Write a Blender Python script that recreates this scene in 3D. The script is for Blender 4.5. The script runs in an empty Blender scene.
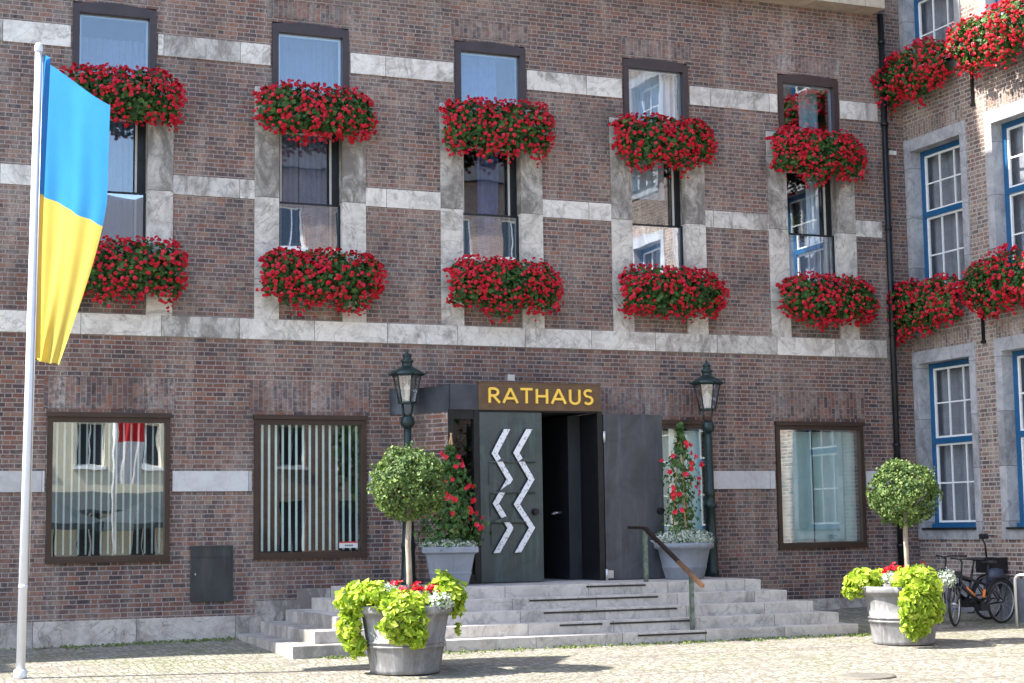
import bpy, bmesh, math, random
from mathutils import Vector, Matrix
R = math.radians
random.seed(7)
S = bpy.context.scene
C = S.collection

# ------------------------------------------------------------------ helpers
def new(name, bm, mat, parent=None, loc=None, smooth=False, kind=None, label=None, cat=None, group=None):
    me = bpy.data.meshes.new(name)
    bm.normal_update(); bm.to_mesh(me); bm.free()
    if smooth:
        for p in me.polygons: p.use_smooth = True
    o = bpy.data.objects.new(name, me); C.objects.link(o)
    for m in (mat if isinstance(mat, (list, tuple)) else [mat]): me.materials.append(m)
    if parent is not None:
        o.parent = parent
    if loc is not None: o.location = loc
    tag(o, label, cat, group, kind)
    return o
def tag(o, label=None, cat=None, group=None, kind=None):
    if label: o['label'] = label
    if cat: o['category'] = cat
    if group: o['group'] = group
    if kind: o['kind'] = kind
    return o
def empty(name, loc, rz=0, label=None, cat=None, group=None):
    o = bpy.data.objects.new(name, None); C.objects.link(o)
    o.location = loc; o.rotation_euler = (0, 0, rz); o.empty_display_size = .1
    return tag(o, label, cat, group)
def copy_tree(o, parent=None):
    c = o.copy(); C.objects.link(c)
    if parent is not None: c.parent = parent
    for ch in list(o.children): copy_tree(ch, c)
    return c
def box(bm, x0, x1, y0, y1, z0, z1, mi=0, M=None):
    vs = [bm.verts.new(Vector(p) if M is None else M @ Vector(p)) for p in
          ((x0,y0,z0),(x1,y0,z0),(x1,y1,z0),(x0,y1,z0),(x0,y0,z1),(x1,y0,z1),(x1,y1,z1),(x0,y1,z1))]
    for f in ((0,3,2,1),(4,5,6,7),(0,1,5,4),(1,2,6,5),(2,3,7,6),(3,0,4,7)):
        bm.faces.new([vs[i] for i in f]).material_index = mi
def tube(bm, pts, r, n=8, closed=False, mi=0, smooth=True):
    pts = [Vector(p) for p in pts]; rs = r if isinstance(r, (list, tuple)) else [r]*len(pts)
    rings = []; N = len(pts)
    prev = None
    for i, p in enumerate(pts):
        if closed: t = pts[(i+1) % N] - pts[i-1]
        else: t = pts[min(i+1, N-1)] - pts[max(i-1, 0)]
        t.normalize()
        if prev is None:
            a = Vector((0,0,1)) if abs(t.z) < .9 else Vector((1,0,0))
            u = t.cross(a).normalized()
        else:
            u = (prev - t*prev.dot(t)).normalized()
        prev = u; v = t.cross(u)
        rings.append([bm.verts.new(p + (u*math.cos(2*math.pi*k/n) + v*math.sin(2*math.pi*k/n))*rs[i]) for k in range(n)])
    for i in range(N if closed else N-1):
        a, b = rings[i], rings[(i+1) % N]
        for k in range(n):
            f = bm.faces.new((a[k], a[(k+1)%n], b[(k+1)%n], b[k])); f.material_index = mi; f.smooth = smooth
    if not closed:
        bm.faces.new(rings[0][::-1]).material_index = mi; bm.faces.new(rings[-1]).material_index = mi
def lathe(bm, prof, n=24, cx=0, cy=0, mi=0, square=False, smooth=True, rot=0):
    rings = []
    for r, z in prof:
        ring = []
        for k in range(n):
            a = 2*math.pi*(k+.5)/n + rot
            rr = r/math.cos(math.pi/n) if square else r
            ring.append(bm.verts.new((cx+rr*math.cos(a), cy+rr*math.sin(a), z)))
        rings.append(ring)
    for a, b in zip(rings, rings[1:]):
        for k in range(n):
            f = bm.faces.new((a[k], a[(k+1)%n], b[(k+1)%n], b[k])); f.material_index = mi; f.smooth = smooth
    bm.faces.new(rings[0][::-1]).material_index = mi
    bm.faces.new(rings[-1]).material_index = mi
def prism(bm, poly, f3, d0, d1, mi=0):
    """poly: 2D points; f3(a,b,d) -> 3D; extruded from d0 to d1"""
    A = [bm.verts.new(f3(a, b, d0)) for a, b in poly]; B = [bm.verts.new(f3(a, b, d1)) for a, b in poly]
    n = len(poly)
    bm.faces.new(A).material_index = mi; bm.faces.new(B[::-1]).material_index = mi
    for i in range(n): bm.faces.new((A[i], B[i], B[(i+1)%n], A[(i+1)%n])).material_index = mi
    bmesh.ops.recalc_face_normals(bm, faces=bm.faces)
def XZ(a, b, d): return (a, d, b)
def BM(): return bmesh.new()
def bevel(bm, w, seg=1):
    bmesh.ops.bevel(bm, geom=[e for e in bm.edges], offset=w, segments=seg, profile=.6, affect='EDGES', clamp_overlap=True)
def wall_holes(bm, a0, a1, z0, z1, holes, f3, d0, d1, mi=0):
    """wall in the (a,z) plane with rectangular holes, front at depth d0, back at d1"""
    A = sorted({a0, a1, *[h[0] for h in holes], *[h[1] for h in holes]}); Z = sorted({z0, z1, *[h[2] for h in holes], *[h[3] for h in holes]})
    A = [a for a in A if a0 <= a <= a1]; Z = [z for z in Z if z0 <= z <= z1]
    def solid(i, j):
        if i < 0 or j < 0 or i >= len(A)-1 or j >= len(Z)-1: return False
        ca, cz = (A[i]+A[i+1])/2, (Z[j]+Z[j+1])/2
        return not any(h[0] < ca < h[1] and h[2] < cz < h[3] for h in holes)
    cache = {}
    def v(a, z, d):
        k = (round(a, 4), round(z, 4), d)
        if k not in cache: cache[k] = bm.verts.new(f3(a, z, d))
        return cache[k]
    for i in range(len(A)-1):
        for j in range(len(Z)-1):
            if not solid(i, j): continue
            x0, x1, y0, y1 = A[i], A[i+1], Z[j], Z[j+1]
            q = [(v(x0,y0,d0), v(x1,y0,d0), v(x1,y1,d0), v(x0,y1,d0)), (v(x0,y0,d1), v(x0,y1,d1), v(x1,y1,d1), v(x1,y0,d1))]
            if not solid(i-1, j): q.append((v(x0,y0,d0), v(x0,y1,d0), v(x0,y1,d1), v(x0,y0,d1)))
            if not solid(i+1, j): q.append((v(x1,y0,d0), v(x1,y0,d1), v(x1,y1,d1), v(x1,y1,d0)))
            if not solid(i, j-1): q.append((v(x0,y0,d0), v(x0,y0,d1), v(x1,y0,d1), v(x1,y0,d0)))
            if not solid(i, j+1): q.append((v(x0,y1,d0), v(x1,y1,d0), v(x1,y1,d1), v(x0,y1,d1)))
            for f in q:
                bm.faces.new(f).material_index = mi
    bmesh.ops.recalc_face_normals(bm, faces=bm.faces)

# ------------------------------------------------------------------ materials
class NT:
    def __init__(s, name):
        s.m = bpy.data.materials.new(name); s.m.use_nodes = True
        s.t = s.m.node_tree; s.t.nodes.clear()
        s.out = s.t.nodes.new('ShaderNodeOutputMaterial')
        s.b = s.t.nodes.new('ShaderNodeBsdfPrincipled')
        s.t.links.new(s.b.outputs[0], s.out.inputs[0])
    def n(s, typ, ins=None, **kw):
        nd = s.t.nodes.new('ShaderNode'+typ)
        for k, v in kw.items(): setattr(nd, k, v)
        for k, v in (ins or {}).items(): s.l(v, nd.inputs[k])
        return nd
    def l(s, v, sock):
        if isinstance(v, bpy.types.NodeSocket): s.t.links.new(v, sock)
        elif isinstance(v, bpy.types.Node): s.t.links.new(v.outputs[0], sock)
        else:
            if isinstance(v, (tuple, list)) and sock.type == 'RGBA' and len(v) == 3: v = (*v, 1)
            sock.default_value = v
    def ma(s, op, a, b=0.0, c=0.0):
        return s.n('Math', {0: a, 1: b, 2: c}, operation=op).outputs[0]
    def mix(s, f, a, b, bt='MIX'):
        nd = s.n('Mix', data_type='RGBA', blend_type=bt)
        s.l(f, nd.inputs[0]); s.l(a, nd.inputs[6]); s.l(b, nd.inputs[7])
        return nd.outputs[2]
    def ramp(s, f, stops, interp='LINEAR'):
        nd = s.n('ValToRGB'); nd.color_ramp.interpolation = interp
        e = nd.color_ramp.elements
        while len(e) < len(stops): e.new(.5)
        for i, (p, c) in enumerate(stops):
            e[i].position = p; e[i].color = (*c, 1) if len(c) == 3 else c
        s.l(f, nd.inputs[0]); return nd.outputs[0]
    def noise(s, vec, scale, detail=4, rough=.6, dist=0):
        return s.n('TexNoise', {'Vector': vec, 'Scale': scale, 'Detail': detail, 'Roughness': rough, 'Distortion': dist}).outputs[0]
    def pos(s): return s.n('TexCoord').outputs['Object']
    def set(s, **kw):
        for k, v in kw.items(): s.l(v, s.b.inputs[k.replace('_', ' ')])
    def bump(s, h, strength=.5, dist=.01):
        s.l(s.n('Bump', {'Height': h, 'Strength': strength, 'Distance': dist}), s.b.inputs['Normal'])

def simple(name, col, rough=.5, metal=0, var=.15, scale=8, bump=0.0):
    t = NT(name); p = t.pos(); nz = t.noise(p, scale, 5)
    dark = tuple(c*(1-var) for c in col); lite = tuple(min(1, c*(1+var)) for c in col)
    t.set(Base_Color=t.ramp(nz, [(.3, dark), (.7, lite)]), Roughness=rough, Metallic=metal)
    if bump: t.bump(t.noise(p, scale*6, 3), bump, .004)
    return t.m

def brick(name, axis, cols, mortar, row=.0670, st=.205, hd=.10, j=.0125, rot=False, patch=(.6, .55, .5), patch_amt=.35, top_shift=True):
    """brickwork laid in running courses of stretchers and headers, each brick its own tone.  axis 0: wall along X, 1: along Y"""
    t = NT(name); p = t.pos(); sx = t.n('SeparateXYZ', {0: p})
    wob = t.noise(p, 6, 2); wob2 = t.noise(p, 5.3, 2)
    a = t.ma('ADD', sx.outputs[axis], t.ma('MULTIPLY', t.ma('SUBTRACT', wob, .5), .012))
    z = t.ma('ADD', sx.outputs[2], t.ma('MULTIPLY', t.ma('SUBTRACT', wob2, .5), .012))
    if rot: a, z = z, a
    zr = t.ma('DIVIDE', z, row if not rot else .075)
    rowi = t.ma('FLOOR', zr); fz = t.ma('MULTIPLY', t.ma('FRACT', zr), row if not rot else .075)
    per = st+hd
    ar = t.n('TexWhiteNoise', {'W': rowi}, noise_dimensions='1D').outputs[0]
    off = t.ma('ADD', t.ma('MULTIPLY', rowi, per*.5), t.ma('MULTIPLY', ar, .05 if not rot else .0))
    au = t.ma('DIVIDE', t.ma('ADD', a, off), per)
    ci = t.ma('FLOOR', au); u = t.ma('MULTIPLY', t.ma('FRACT', au), per)
    ish = t.ma('GREATER_THAN', u, st)
    idn = t.ma('ADD', t.ma('MULTIPLY', ci, 2.0), ish)
    cv = t.n('CombineXYZ', {0: idn, 1: rowi, 2: 0.0})
    rnd = t.n('TexWhiteNoise', {'Vector': cv}, noise_dimensions='3D')
    e1 = t.ma('MINIMUM', u, t.ma('ABSOLUTE', t.ma('SUBTRACT', u, st)))
    e2 = t.ma('MINIMUM', e1, t.ma('SUBTRACT', per, u))
    ez = t.ma('MINIMUM', fz, t.ma('SUBTRACT', row if not rot else .075, fz))
    e = t.ma('MINIMUM', e2, ez)
    jit = t.ma('MULTIPLY', t.ma('SUBTRACT', t.noise(p, 48, 3), .5), .016)
    e = t.ma('ADD', e, jit)
    mask = t.n('MapRange', {0: e, 1: j*.35, 2: j*.75, 3: 0.0, 4: 1.0}, interpolation_type='SMOOTHSTEP').outputs[0]
    bc = t.ramp(rnd.outputs[0], [(i/len(cols), c) for i, c in enumerate(cols)], 'CONSTANT')
    fine = t.noise(p, 38, 6, .8)
    bc = t.mix(.7, bc, t.ramp(fine, [(.32, (.22,)*3), (.68, (1.25,)*3)]), 'MULTIPLY')
    big = t.noise(p, .55, 5, .65, .4)
    mort = t.mix(t.noise(p, 2.2, 4), mortar, tuple(c*.55 for c in mortar))
    col = t.mix(mask, mort, bc)
    # weathering: pale bloom and dark soot in uneven patches
    hi = t.n('MapRange', {0: sx.outputs[2], 1: 2.4, 2: 3.4, 3: .0, 4: .16}).outputs[0]
    bloom = t.ma('MULTIPLY', t.ma('ADD', hi, t.n('MapRange', {0: big, 1: .45, 2: .72, 3: 0.06, 4: patch_amt}).outputs[0]), t.ramp(t.noise(p, 9, 5, .75), [(.35, (0,)*3), (.7, (1,)*3)]))
    col = t.mix(bloom, col, patch)
    pv = t.n('VectorMath', {0: p, 1: (2.6, 2.6, .22)}, operation='MULTIPLY').outputs[0]
    run = t.ramp(t.noise(pv, 1.0, 5, .7, .3), [(.50, (0,)*3), (.68, (.6,)*3)])
    col = t.mix(t.ma('MULTIPLY', run, t.ramp(t.noise(p, 16, 4, .8), [(.4, (.1,)*3), (.6, (1,)*3)])), col, patch)
    soot = t.n('MapRange', {0: t.noise(p, .8, 4, .6, .3), 1: .52, 2: .75, 3: 0.0, 4: .5}).outputs[0]
    col = t.mix(soot, col, (.035, .028, .028))
    t.set(Base_Color=col, Roughness=.9)
    t.bump(t.ma('ADD', t.ma('MULTIPLY', mask, 1.0), t.ma('MULTIPLY', fine, .35)), .75, .008)
    return t.m

M = {}
RED = [(.155,.068,.051), (.105,.052,.046), (.190,.082,.056), (.078,.046,.046), (.160,.086,.066), (.245,.095,.058), (.115,.062,.056), (.145,.058,.045), (.062,.040,.044), (.250,.130,.085), (.185,.118,.095), (.125,.058,.049), (.085,.054,.052), (.190,.075,.054)]
M['brick'] = brick('facade brick', 0, RED, (.37, .315, .285), patch=(.46, .385, .32), patch_amt=.6)
M['soldier'] = brick('soldier course brick', 0, RED, (.24, .20, .18), rot=True, patch_amt=.5)
OLD = [(.25,.16,.12), (.14,.08,.07), (.30,.19,.14), (.19,.10,.075), (.33,.24,.18), (.11,.075,.07), (.27,.14,.10), (.22,.17,.14)]
M['brick_y'] = brick('old wing brick', 1, OLD, (.50, .46, .42), patch=(.50, .44, .39), patch_amt=.5, row=.072, j=.016)
M['soldier_y'] = brick('old wing arch brick', 1, OLD, (.42, .38, .33), rot=True)
M['brick_back'] = brick('opposite brick', 0, [(.30,.16,.11), (.36,.2,.14), (.26,.13,.09)], (.5, .46, .4))

def stone(name, base, dark, axis=0, blk=1.15, jw=.006, contrast=.5, seed=0.0, zj=0, thr=.38):
    t = NT(name); p0 = t.pos(); p = t.n('VectorMath', {0: p0, 1: (seed, seed*.7, seed*1.3)}, operation='ADD').outputs[0]
    sx = t.n('SeparateXYZ', {0: p})
    s0 = t.n('SeparateXYZ', {0: p0})
    u = t.ma('DIVIDE', s0.outputs[axis], blk)
    w = t.ma('ADD', u, t.ma('MULTIPLY', t.ma('SINE', t.ma('MULTIPLY', t.ma('FLOOR', u), 2.3)), .0))
    bi = t.ma('FLOOR', w); fr = t.ma('FRACT', w)
    rnd = t.n('TexWhiteNoise', {'W': bi}, noise_dimensions='1D')
    edge = t.ma('MULTIPLY', t.ma('MINIMUM', fr, t.ma('SUBTRACT', 1.0, fr)), blk)
    jm = t.n('MapRange', {0: edge, 1: jw*.4, 2: jw, 3: 0.0, 4: 1.0}).outputs[0]
    # different veining in every block
    pv = t.n('VectorMath', {0: p, 1: t.n('VectorMath', {0: rnd.outputs[1], 'Scale': 7.0}, operation='SCALE').outputs[0]}, operation='ADD').outputs[0]
    n1 = t.noise(pv, 2.2, 6, .68, .9); n2 = t.noise(p, 14, 5, .7); n3 = t.noise(pv, 1.1, 3, .5, 2.5)
    col = t.mix(t.ramp(n1, [(thr, (0,)*3), (thr+.3, (1,)*3)]), base, dark)
    vein = t.ramp(t.ma('ABSOLUTE', t.ma('SUBTRACT', n3, .5)), [(0, (1,)*3), (.018, (0,)*3)])
    col = t.mix(t.ma('MULTIPLY', vein, contrast), col, tuple(c*.42 for c in dark))
    tone = t.ma('ADD', .78, t.ma('MULTIPLY', t.ma('POWER', rnd.outputs[0], .6), .28))
    col = t.mix(1.0, col, t.n('CombineXYZ', {0: tone, 1: tone, 2: tone}).outputs[0], 'MULTIPLY')
    col = t.mix(t.ramp(n2, [(.45, (0,)*3), (.8, (contrast*.8,)*3)]), col, tuple(c*.5 for c in dark))
    gr = t.ma('ADD', t.noise(t.n('VectorMath', {0: pv, 1: (2.2, 2.2, 1.1)}, operation='MULTIPLY').outputs[0], 1.3, 7, .75, .6), t.ma('MULTIPLY', t.ma('SUBTRACT', rnd.outputs[0], .5), -.16))
    col = t.mix(t.ramp(gr, [(.52, (0,)*3), (.66, (min(.9, contrast*1.9),)*3)]), col, tuple(c*.55 for c in dark))
    col = t.mix(jm, tuple(c*.35 for c in dark), col)
    t.set(Base_Color=col, Roughness=.75)
    t.bump(t.ma('ADD', t.ma('MULTIPLY', n2, .5), jm), .4, .004)
    return t.m
M['band'] = stone('pale grey marble band', (.70,.655,.59), (.30,.26,.225), 0, 1.17, contrast=.42, thr=.46)
M['band_clean'] = stone('smooth grey stone band', (.56,.545,.53), (.42,.40,.385), 0, 1.5, contrast=.15, seed=3, thr=.46)
M['pilaster'] = stone('weathered marble pilaster', (.60,.555,.49), (.25,.22,.19), 2, 1.27, contrast=.52, seed=9, thr=.43)
M['plinth'] = stone('plinth stone', (.55,.49,.43), (.27,.225,.195), 0, 1.45, contrast=.55, seed=5, thr=.44)
M['cornice'] = stone('sandy cornice stone', (.52,.45,.35), (.38,.32,.25), 0, 1.0, contrast=.25, seed=6)
M['step'] = stone('granite steps', (.54,.50,.455), (.33,.305,.275), 0, 1.32, contrast=.42, seed=2, thr=.44)
M['bluestone'] = stone('blue grey limestone', (.43,.43,.44), (.27,.27,.28), 2, .9, contrast=.4, seed=4)
M['wing_plinth'] = stone('wing plinth', (.30,.31,.34), (.20,.20,.22), 1, 1.2, contrast=.3, seed=8)

M['bronze_frame'] = simple('brown anodised frame', (.050,.030,.021), .42, .3, .2, 3)
M['dark_frame'] = simple('dark plum window frame', (.045,.03,.03), .4, .1, .2, 4)
M['black_metal'] = simple('black metal', (.02,.021,.023), .4, .5, .25, 6)
M['slate_metal'] = simple('blue black fascia metal', (.055,.06,.072), .45, .4, .3, 5)
M['sash'] = simple('beige sash', (.42,.40,.36), .45, 0, .1)
M['white_paint'] = simple('white window paint', (.78,.78,.76), .4, 0, .05)
M['blue_paint'] = simple('blue window paint', (.010,.085,.20), .35, 0, .15)
M['slat'] = simple('mint white slat', (.74,.84,.80), .55, 0, .06)
M['curtain_grey'] = simple('grey sheer curtain', (.20,.22,.29), .9, 0, .1)
M['curtain_blue'] = simple('blue curtain', (.10,.14,.30), .9, 0, .15)
M['curtain_mint'] = simple('pale aqua curtain', (.52,.66,.64), .9, 0, .05)
M['curtain_cream'] = simple('cream curtain', (.75,.72,.60), .9, 0, .05)
M['curtain_white'] = simple('white curtain', (.74,.75,.74), .9, 0, .05)
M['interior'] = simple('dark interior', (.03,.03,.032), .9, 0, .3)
M['curtain_wing'] = simple('grey net curtain', (.26,.28,.32), .9, 0, .15)
M['roof'] = simple('dark roof', (.05,.05,.055), .7, 0, .2)
M['gold'] = simple('gold letters', (.95,.62,.10), .35, .3, .05)
M['sign_brown'] = simple('brown sign panel', (.12,.07,.035), .5, .2, .2, 5)
M['silver'] = simple('brushed steel', (.55,.55,.56), .35, .8, .08)
M['brass'] = simple('brass rail', (.34,.20,.12), .32, .8, .3, 9)
M['rail_dark'] = simple('dark bronze rail', (.06,.04,.035), .35, .7, .2)
M['verdigris'] = simple('green bronze post', (.14,.18,.15), .5, .5, .5, 12)
M['pole_white'] = simple('white flagpole aluminium', (.66,.68,.72), .35, .15, .04)
M['rubber'] = simple('black rubber', (.018,.018,.02), .7, 0, .2)
M['bike_black'] = simple('black bike paint', (.02,.02,.022), .3, .2, .2)
M['orange'] = simple('orange stripe', (.8,.22,.03), .4, 0, .05)
M['white_plastic'] = simple('white plastic', (.7,.68,.64), .5, 0, .05)
M['red_plain'] = simple('red paint', (.6,.03,.03), .5, 0, .1)
M['stake'] = simple('bamboo stake', (.48,.30,.13), .6, 0, .2)
M['soil'] = simple('soil', (.05,.035,.025), .95, 0, .3, 20)
M['strip'] = simple('black nosing strip', (.014,.014,.014), .6, 0, .2)
M['box_wood'] = simple('flower trough', (.10,.08,.06), .8, 0, .2)
M['mosaic'] = None

def patina(name, a, b, c, rough=.5, metal=.35):
    t = NT(name); p = t.pos()
    n1 = t.noise(p, 1.6, 6, .7, .8)
    st = t.noise(t.n('VectorMath', {0: p, 1: (7, 7, .7)}, operation='MULTIPLY').outputs[0], 1.4, 5, .65)
    col = t.mix(t.ramp(n1, [(.35, (0,)*3), (.7, (1,)*3)]), a, b)
    col = t.mix(t.ramp(st, [(.52, (0,)*3), (.75, (.65,)*3)]), col, c)
    t.set(Base_Color=col, Roughness=t.ramp(n1, [(.3, (rough-.12,)*3), (.7, (rough+.15,)*3)]), Metallic=metal)
    t.bump(n1, .2, .01); return t.m
M['door_green'] = patina('green patinated bronze', (.045,.062,.060), (.095,.108,.105), (.11,.20,.18))
M['door_dark'] = patina('dark bronze sheet', (.045,.050,.060), (.092,.094,.105), (.13,.14,.155), .45)
M['door_inner'] = patina('inner door bronze', (.03,.033,.04), (.045,.048,.055), (.06,.065,.07), .5)
M['lamp_green'] = patina('dark green cast iron', (.014,.027,.027), (.020,.039,.037), (.038,.07,.063), .4, .3)
M['hatch'] = patina('grey green hatch', (.032,.035,.036), (.055,.06,.058), (.09,.09,.085), .5, .3)
M['zinc'] = patina('grey tub', (.10,.10,.103), (.28,.275,.28), (.46,.45,.45), .6, .05)
M['zinc_pale'] = patina('pale blue grey pot', (.17,.19,.225), (.25,.265,.295), (.13,.135,.15), .6, .05)
t = NT('white mosaic'); p = t.pos()
v = t.n('TexVoronoi', {'Vector': p, 'Scale': 42.0}).outputs['Color']
t.set(Base_Color=t.mix(t.ma('GREATER_THAN', t.n('SeparateColor', {0: v}).outputs[0], .88), (.74,.74,.76), (.40,.40,.42)), Roughness=.4)
M['mosaic'] = t.m

def glass(name, fac, tint=(1, 1, 1), wav=.0):
    t = NT(name); t.t.nodes.remove(t.b)
    tr = t.n('BsdfTransparent', {0: tint}); gl = t.n('BsdfGlossy', {0: (.95, .97, 1), 1: .0})
    if wav:
        gl_n = t.n('Bump', {'Height': t.noise(t.pos(), 1.3, 2), 'Strength': wav, 'Distance': .02}); t.l(gl_n, gl.inputs['Normal'])
    ge = t.n('NewGeometry'); cs = t.ma('ABSOLUTE', t.n('VectorMath', {0: ge.outputs['Incoming'], 1: ge.outputs['Normal']}, operation='DOT_PRODUCT').outputs['Value'])
    f = t.ma('ADD', fac/2+.02, t.ma('MULTIPLY', .9, t.ma('POWER', t.ma('SUBTRACT', 1.0, cs), 5.0)))
    mx = t.n('MixShader', {0: f, 1: tr, 2: gl}); t.l(mx, t.out.inputs[0])
    return t.m
M['glass'] = glass('window glass', .10, (.95, .98, .97), .03)
M['glass_mirror'] = glass('mirroring window glass', .40, (.95, .98, .97), .04)
M['glass_up'] = glass('upper window glass', .20, (.85, .9, .95), .05)
M['glass_guard'] = glass('glass guard', .55, (.9, .95, 1), .04)
M['glass_soft'] = glass('wing glass', .05, (.95, .95, .95), .05)
M['glass_lamp'] = glass('lantern glass', .45, (.9, .9, .88), .1)
M['glass_dark'] = glass('porch side glass', .05, (.5, .5, .5))

def leafmat(name, stops, trans=.35, rough=.6):
    t = NT(name)
    ri = t.n('NewGeometry').outputs['Random Per Island']
    col = t.ramp(ri, stops)
    t.set(Base_Color=col, Roughness=rough)
    tl = t.n('BsdfTranslucent', {0: col})
    mx = t.n('MixShader', {0: trans, 1: t.b.outputs[0], 2: tl.outputs[0]}); t.l(mx, t.out.inputs[0])
    return t.m
M['leaf_geranium'] = leafmat('geranium leaves', [(0, (.025,.065,.015)), (.5, (.05,.125,.025)), (1, (.11,.21,.04))])
M['petal_red'] = leafmat('red petals', [(0, (.50,.006,.018)), (.5, (.66,.008,.032)), (.85, (.76,.013,.03)), (1, (.74,.03,.13))], .25, .5)
M['leaf_lime'] = leafmat('lime leaves', [(0, (.20,.33,.02)), (.45, (.36,.50,.035)), (.8, (.50,.60,.06)), (1, (.62,.68,.14))], .42)
M['leaf_bay'] = leafmat('bay leaves', [(0, (.035,.08,.018)), (.5, (.085,.15,.03)), (1, (.21,.29,.07))], .25, .6)
M['leaf_climber'] = leafmat('climber leaves', [(0, (.025,.07,.015)), (.6, (.05,.13,.025)), (1, (.12,.22,.04))], .3)
M['white_bloom'] = leafmat('white tiny flowers', [(0, (.20,.30,.16)), (.45, (.5,.56,.46)), (1, (.72,.74,.70))], .3)
M['leaf_far'] = leafmat('far foliage', [(0, (.02,.05,.012)), (1, (.06,.11,.025))], .2)
t = NT('bark'); p = t.pos(); nz = t.noise(t.n('VectorMath', {0: p, 1: (6, 6, 1)}, operation='MULTIPLY').outputs[0], 6, 5)
t.set(Base_Color=t.ramp(nz, [(.3, (.17,.13,.10)), (.7, (.42,.36,.30))]), Roughness=.9); t.bump(nz, .6, .01); M['bark'] = t.m

def cloth(name, col, trans=.5):
    t = NT(name); p = t.pos()
    weave = t.noise(p, 3, 3); c = t.ramp(weave, [(.3, tuple(x*.93 for x in col)), (.7, col)])
    t.set(Base_Color=c, Roughness=.6)
    tl = t.n('BsdfTranslucent', {0: c}); mx = t.n('MixShader', {0: trans, 1: t.b.outputs[0], 2: tl.outputs[0]}); t.l(mx, t.out.inputs[0])
    return t.m
M['flag_blue'] = cloth('sky blue flag cloth', (.05,.30,.62)); M['flag_yellow'] = cloth('yellow flag cloth', (.78,.62,.13))
M['flag_red'] = cloth('red flag cloth', (.6,.02,.03)); M['flag_white'] = cloth('white flag cloth', (.7,.7,.72))

# cobbled ground
t = NT('cobbles'); p = t.pos()
dst = t.n('VectorMath', {0: p, 1: t.n('VectorMath', {0: t.n('TexNoise', {'Vector': p, 'Scale': .7, 'Detail': 2}).outputs[1], 'Scale': .35}, operation='SCALE').outputs[0]}, operation='ADD').outputs[0]
sq = t.n('VectorMath', {0: dst, 1: (1, 1.15, 0)}, operation='MULTIPLY').outputs[0]
v1 = t.n('TexVoronoi', {'Vector': sq, 'Scale': 9.5, 'Randomness': .55}, feature='DISTANCE_TO_EDGE').outputs[0]
vc = t.n('TexVoronoi', {'Vector': sq, 'Scale': 9.5, 'Randomness': .55}).outputs['Color']
joint = t.n('MapRange', {0: v1, 1: .05, 2: .17, 3: 0.0, 4: 1.0}, interpolation_type='SMOOTHSTEP').outputs[0]
rc = t.n('SeparateColor', {0: vc}).outputs[0]
sc = t.ramp(rc, [(0, (.16,.148,.13)), (.35, (.27,.25,.22)), (.7, (.36,.335,.29)), (1, (.21,.195,.18))])
sc = t.mix(.35, sc, t.ramp(t.noise(p, 30, 5, .7), [(.3, (.5,)*3), (.7, (1,)*3)]), 'MULTIPLY')
sx = t.n('SeparateXYZ', {0: p})
near = t.n('MapRange', {0: sx.outputs[1], 1: -7.5, 2: -3.0, 3: 0.0, 4: 1.0}).outputs[0]
mossn = t.ramp(t.noise(p, .9, 5, .65, .5), [(.42, (0,)*3), (.62, (1,)*3)])
moss = t.mix(t.ma('MULTIPLY', mossn, t.ma('ADD', .3, t.ma('MULTIPLY', near, .55))), (.16,.14,.11), (.09,.11,.035))
col = t.mix(joint, moss, sc)
col = t.mix(t.ma('MULTIPLY', mossn, t.ma('MULTIPLY', near, .18)), col, (.17,.18,.08))
# sunken seams that wander across the square
wv = t.n('TexWave', {'Vector': dst, 'Scale': .17, 'Distortion': 1.2, 'Detail': 1}, bands_direction='Y').outputs[1]
blot = t.ramp(t.noise(t.n('VectorMath', {0: p, 1: (.5, 1.6, 1)}, operation='MULTIPLY').outputs[0], 1.1, 6, .75), [(.5, (0,)*3), (.7, (.45,)*3)])
col = t.mix(blot, col, (.14,.125,.10))
seam = t.n('MapRange', {0: wv, 1: .975, 2: 1.0, 3: 0.0, 4: .35}).outputs[0]
col = t.mix(seam, col, (.08,.07,.06))
t.set(Base_Color=col, Roughness=.85)
t.bump(t.ma('ADD', joint, t.ma('MULTIPLY', t.noise(p, 25, 3), .25)), .8, .012)
M['cobble'] = t.m

# ------------------------------------------------------------------ ground
def gz(x, y):
    if y > -3.4:
        u = min(1.0, (y+3.4)/3.4)
        return -1.66 + .10*u + .0115*(min(max(x, 0), 20)-6)*u
    return -1.66 + .03*max(y+3.4, -9.0)
bm = BM()
xs = [-400, -100, -40] + [-20+i for i in range(51)] + [60, 120, 400]
ys = [-400, -120, -60, -40, -30, -25, -20, -16, -14, -12.4, -11] + [-10+.5*i for i in range(23)] + [5, 20, 60, 400]
g = [[bm.verts.new((x, y, gz(x, y))) for x in xs] for y in ys]
for j in range(len(ys)-1):
    for i in range(len(xs)-1): bm.faces.new((g[j][i], g[j][i+1], g[j+1][i+1], g[j+1][i]))
new('ground', bm, M['cobble'], kind='structure', smooth=True)

# ------------------------------------------------------------------ main building
BX = [3.065+3.016*i for i in range(5)]; BXW = [BX[0]-6.032, BX[0]-3.016]   # five bays in view, two more beyond the left edge
BASE = -1.66
hall = empty('town_hall', (9, 0, BASE), label='red brown brick building with five tall window bays, pale stone bands and a bronze entrance', cat='building')
def H(name, bm, mat, parent=None, label=None, smooth=False):
    """a piece of the town hall, modelled in world coordinates"""
    if parent is None:
        return new(name, bm, mat, hall, (-9, 0, -BASE), smooth, label=label)
    return new(name, bm, mat, parent, (0, 0, 0), smooth, label=label)

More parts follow.
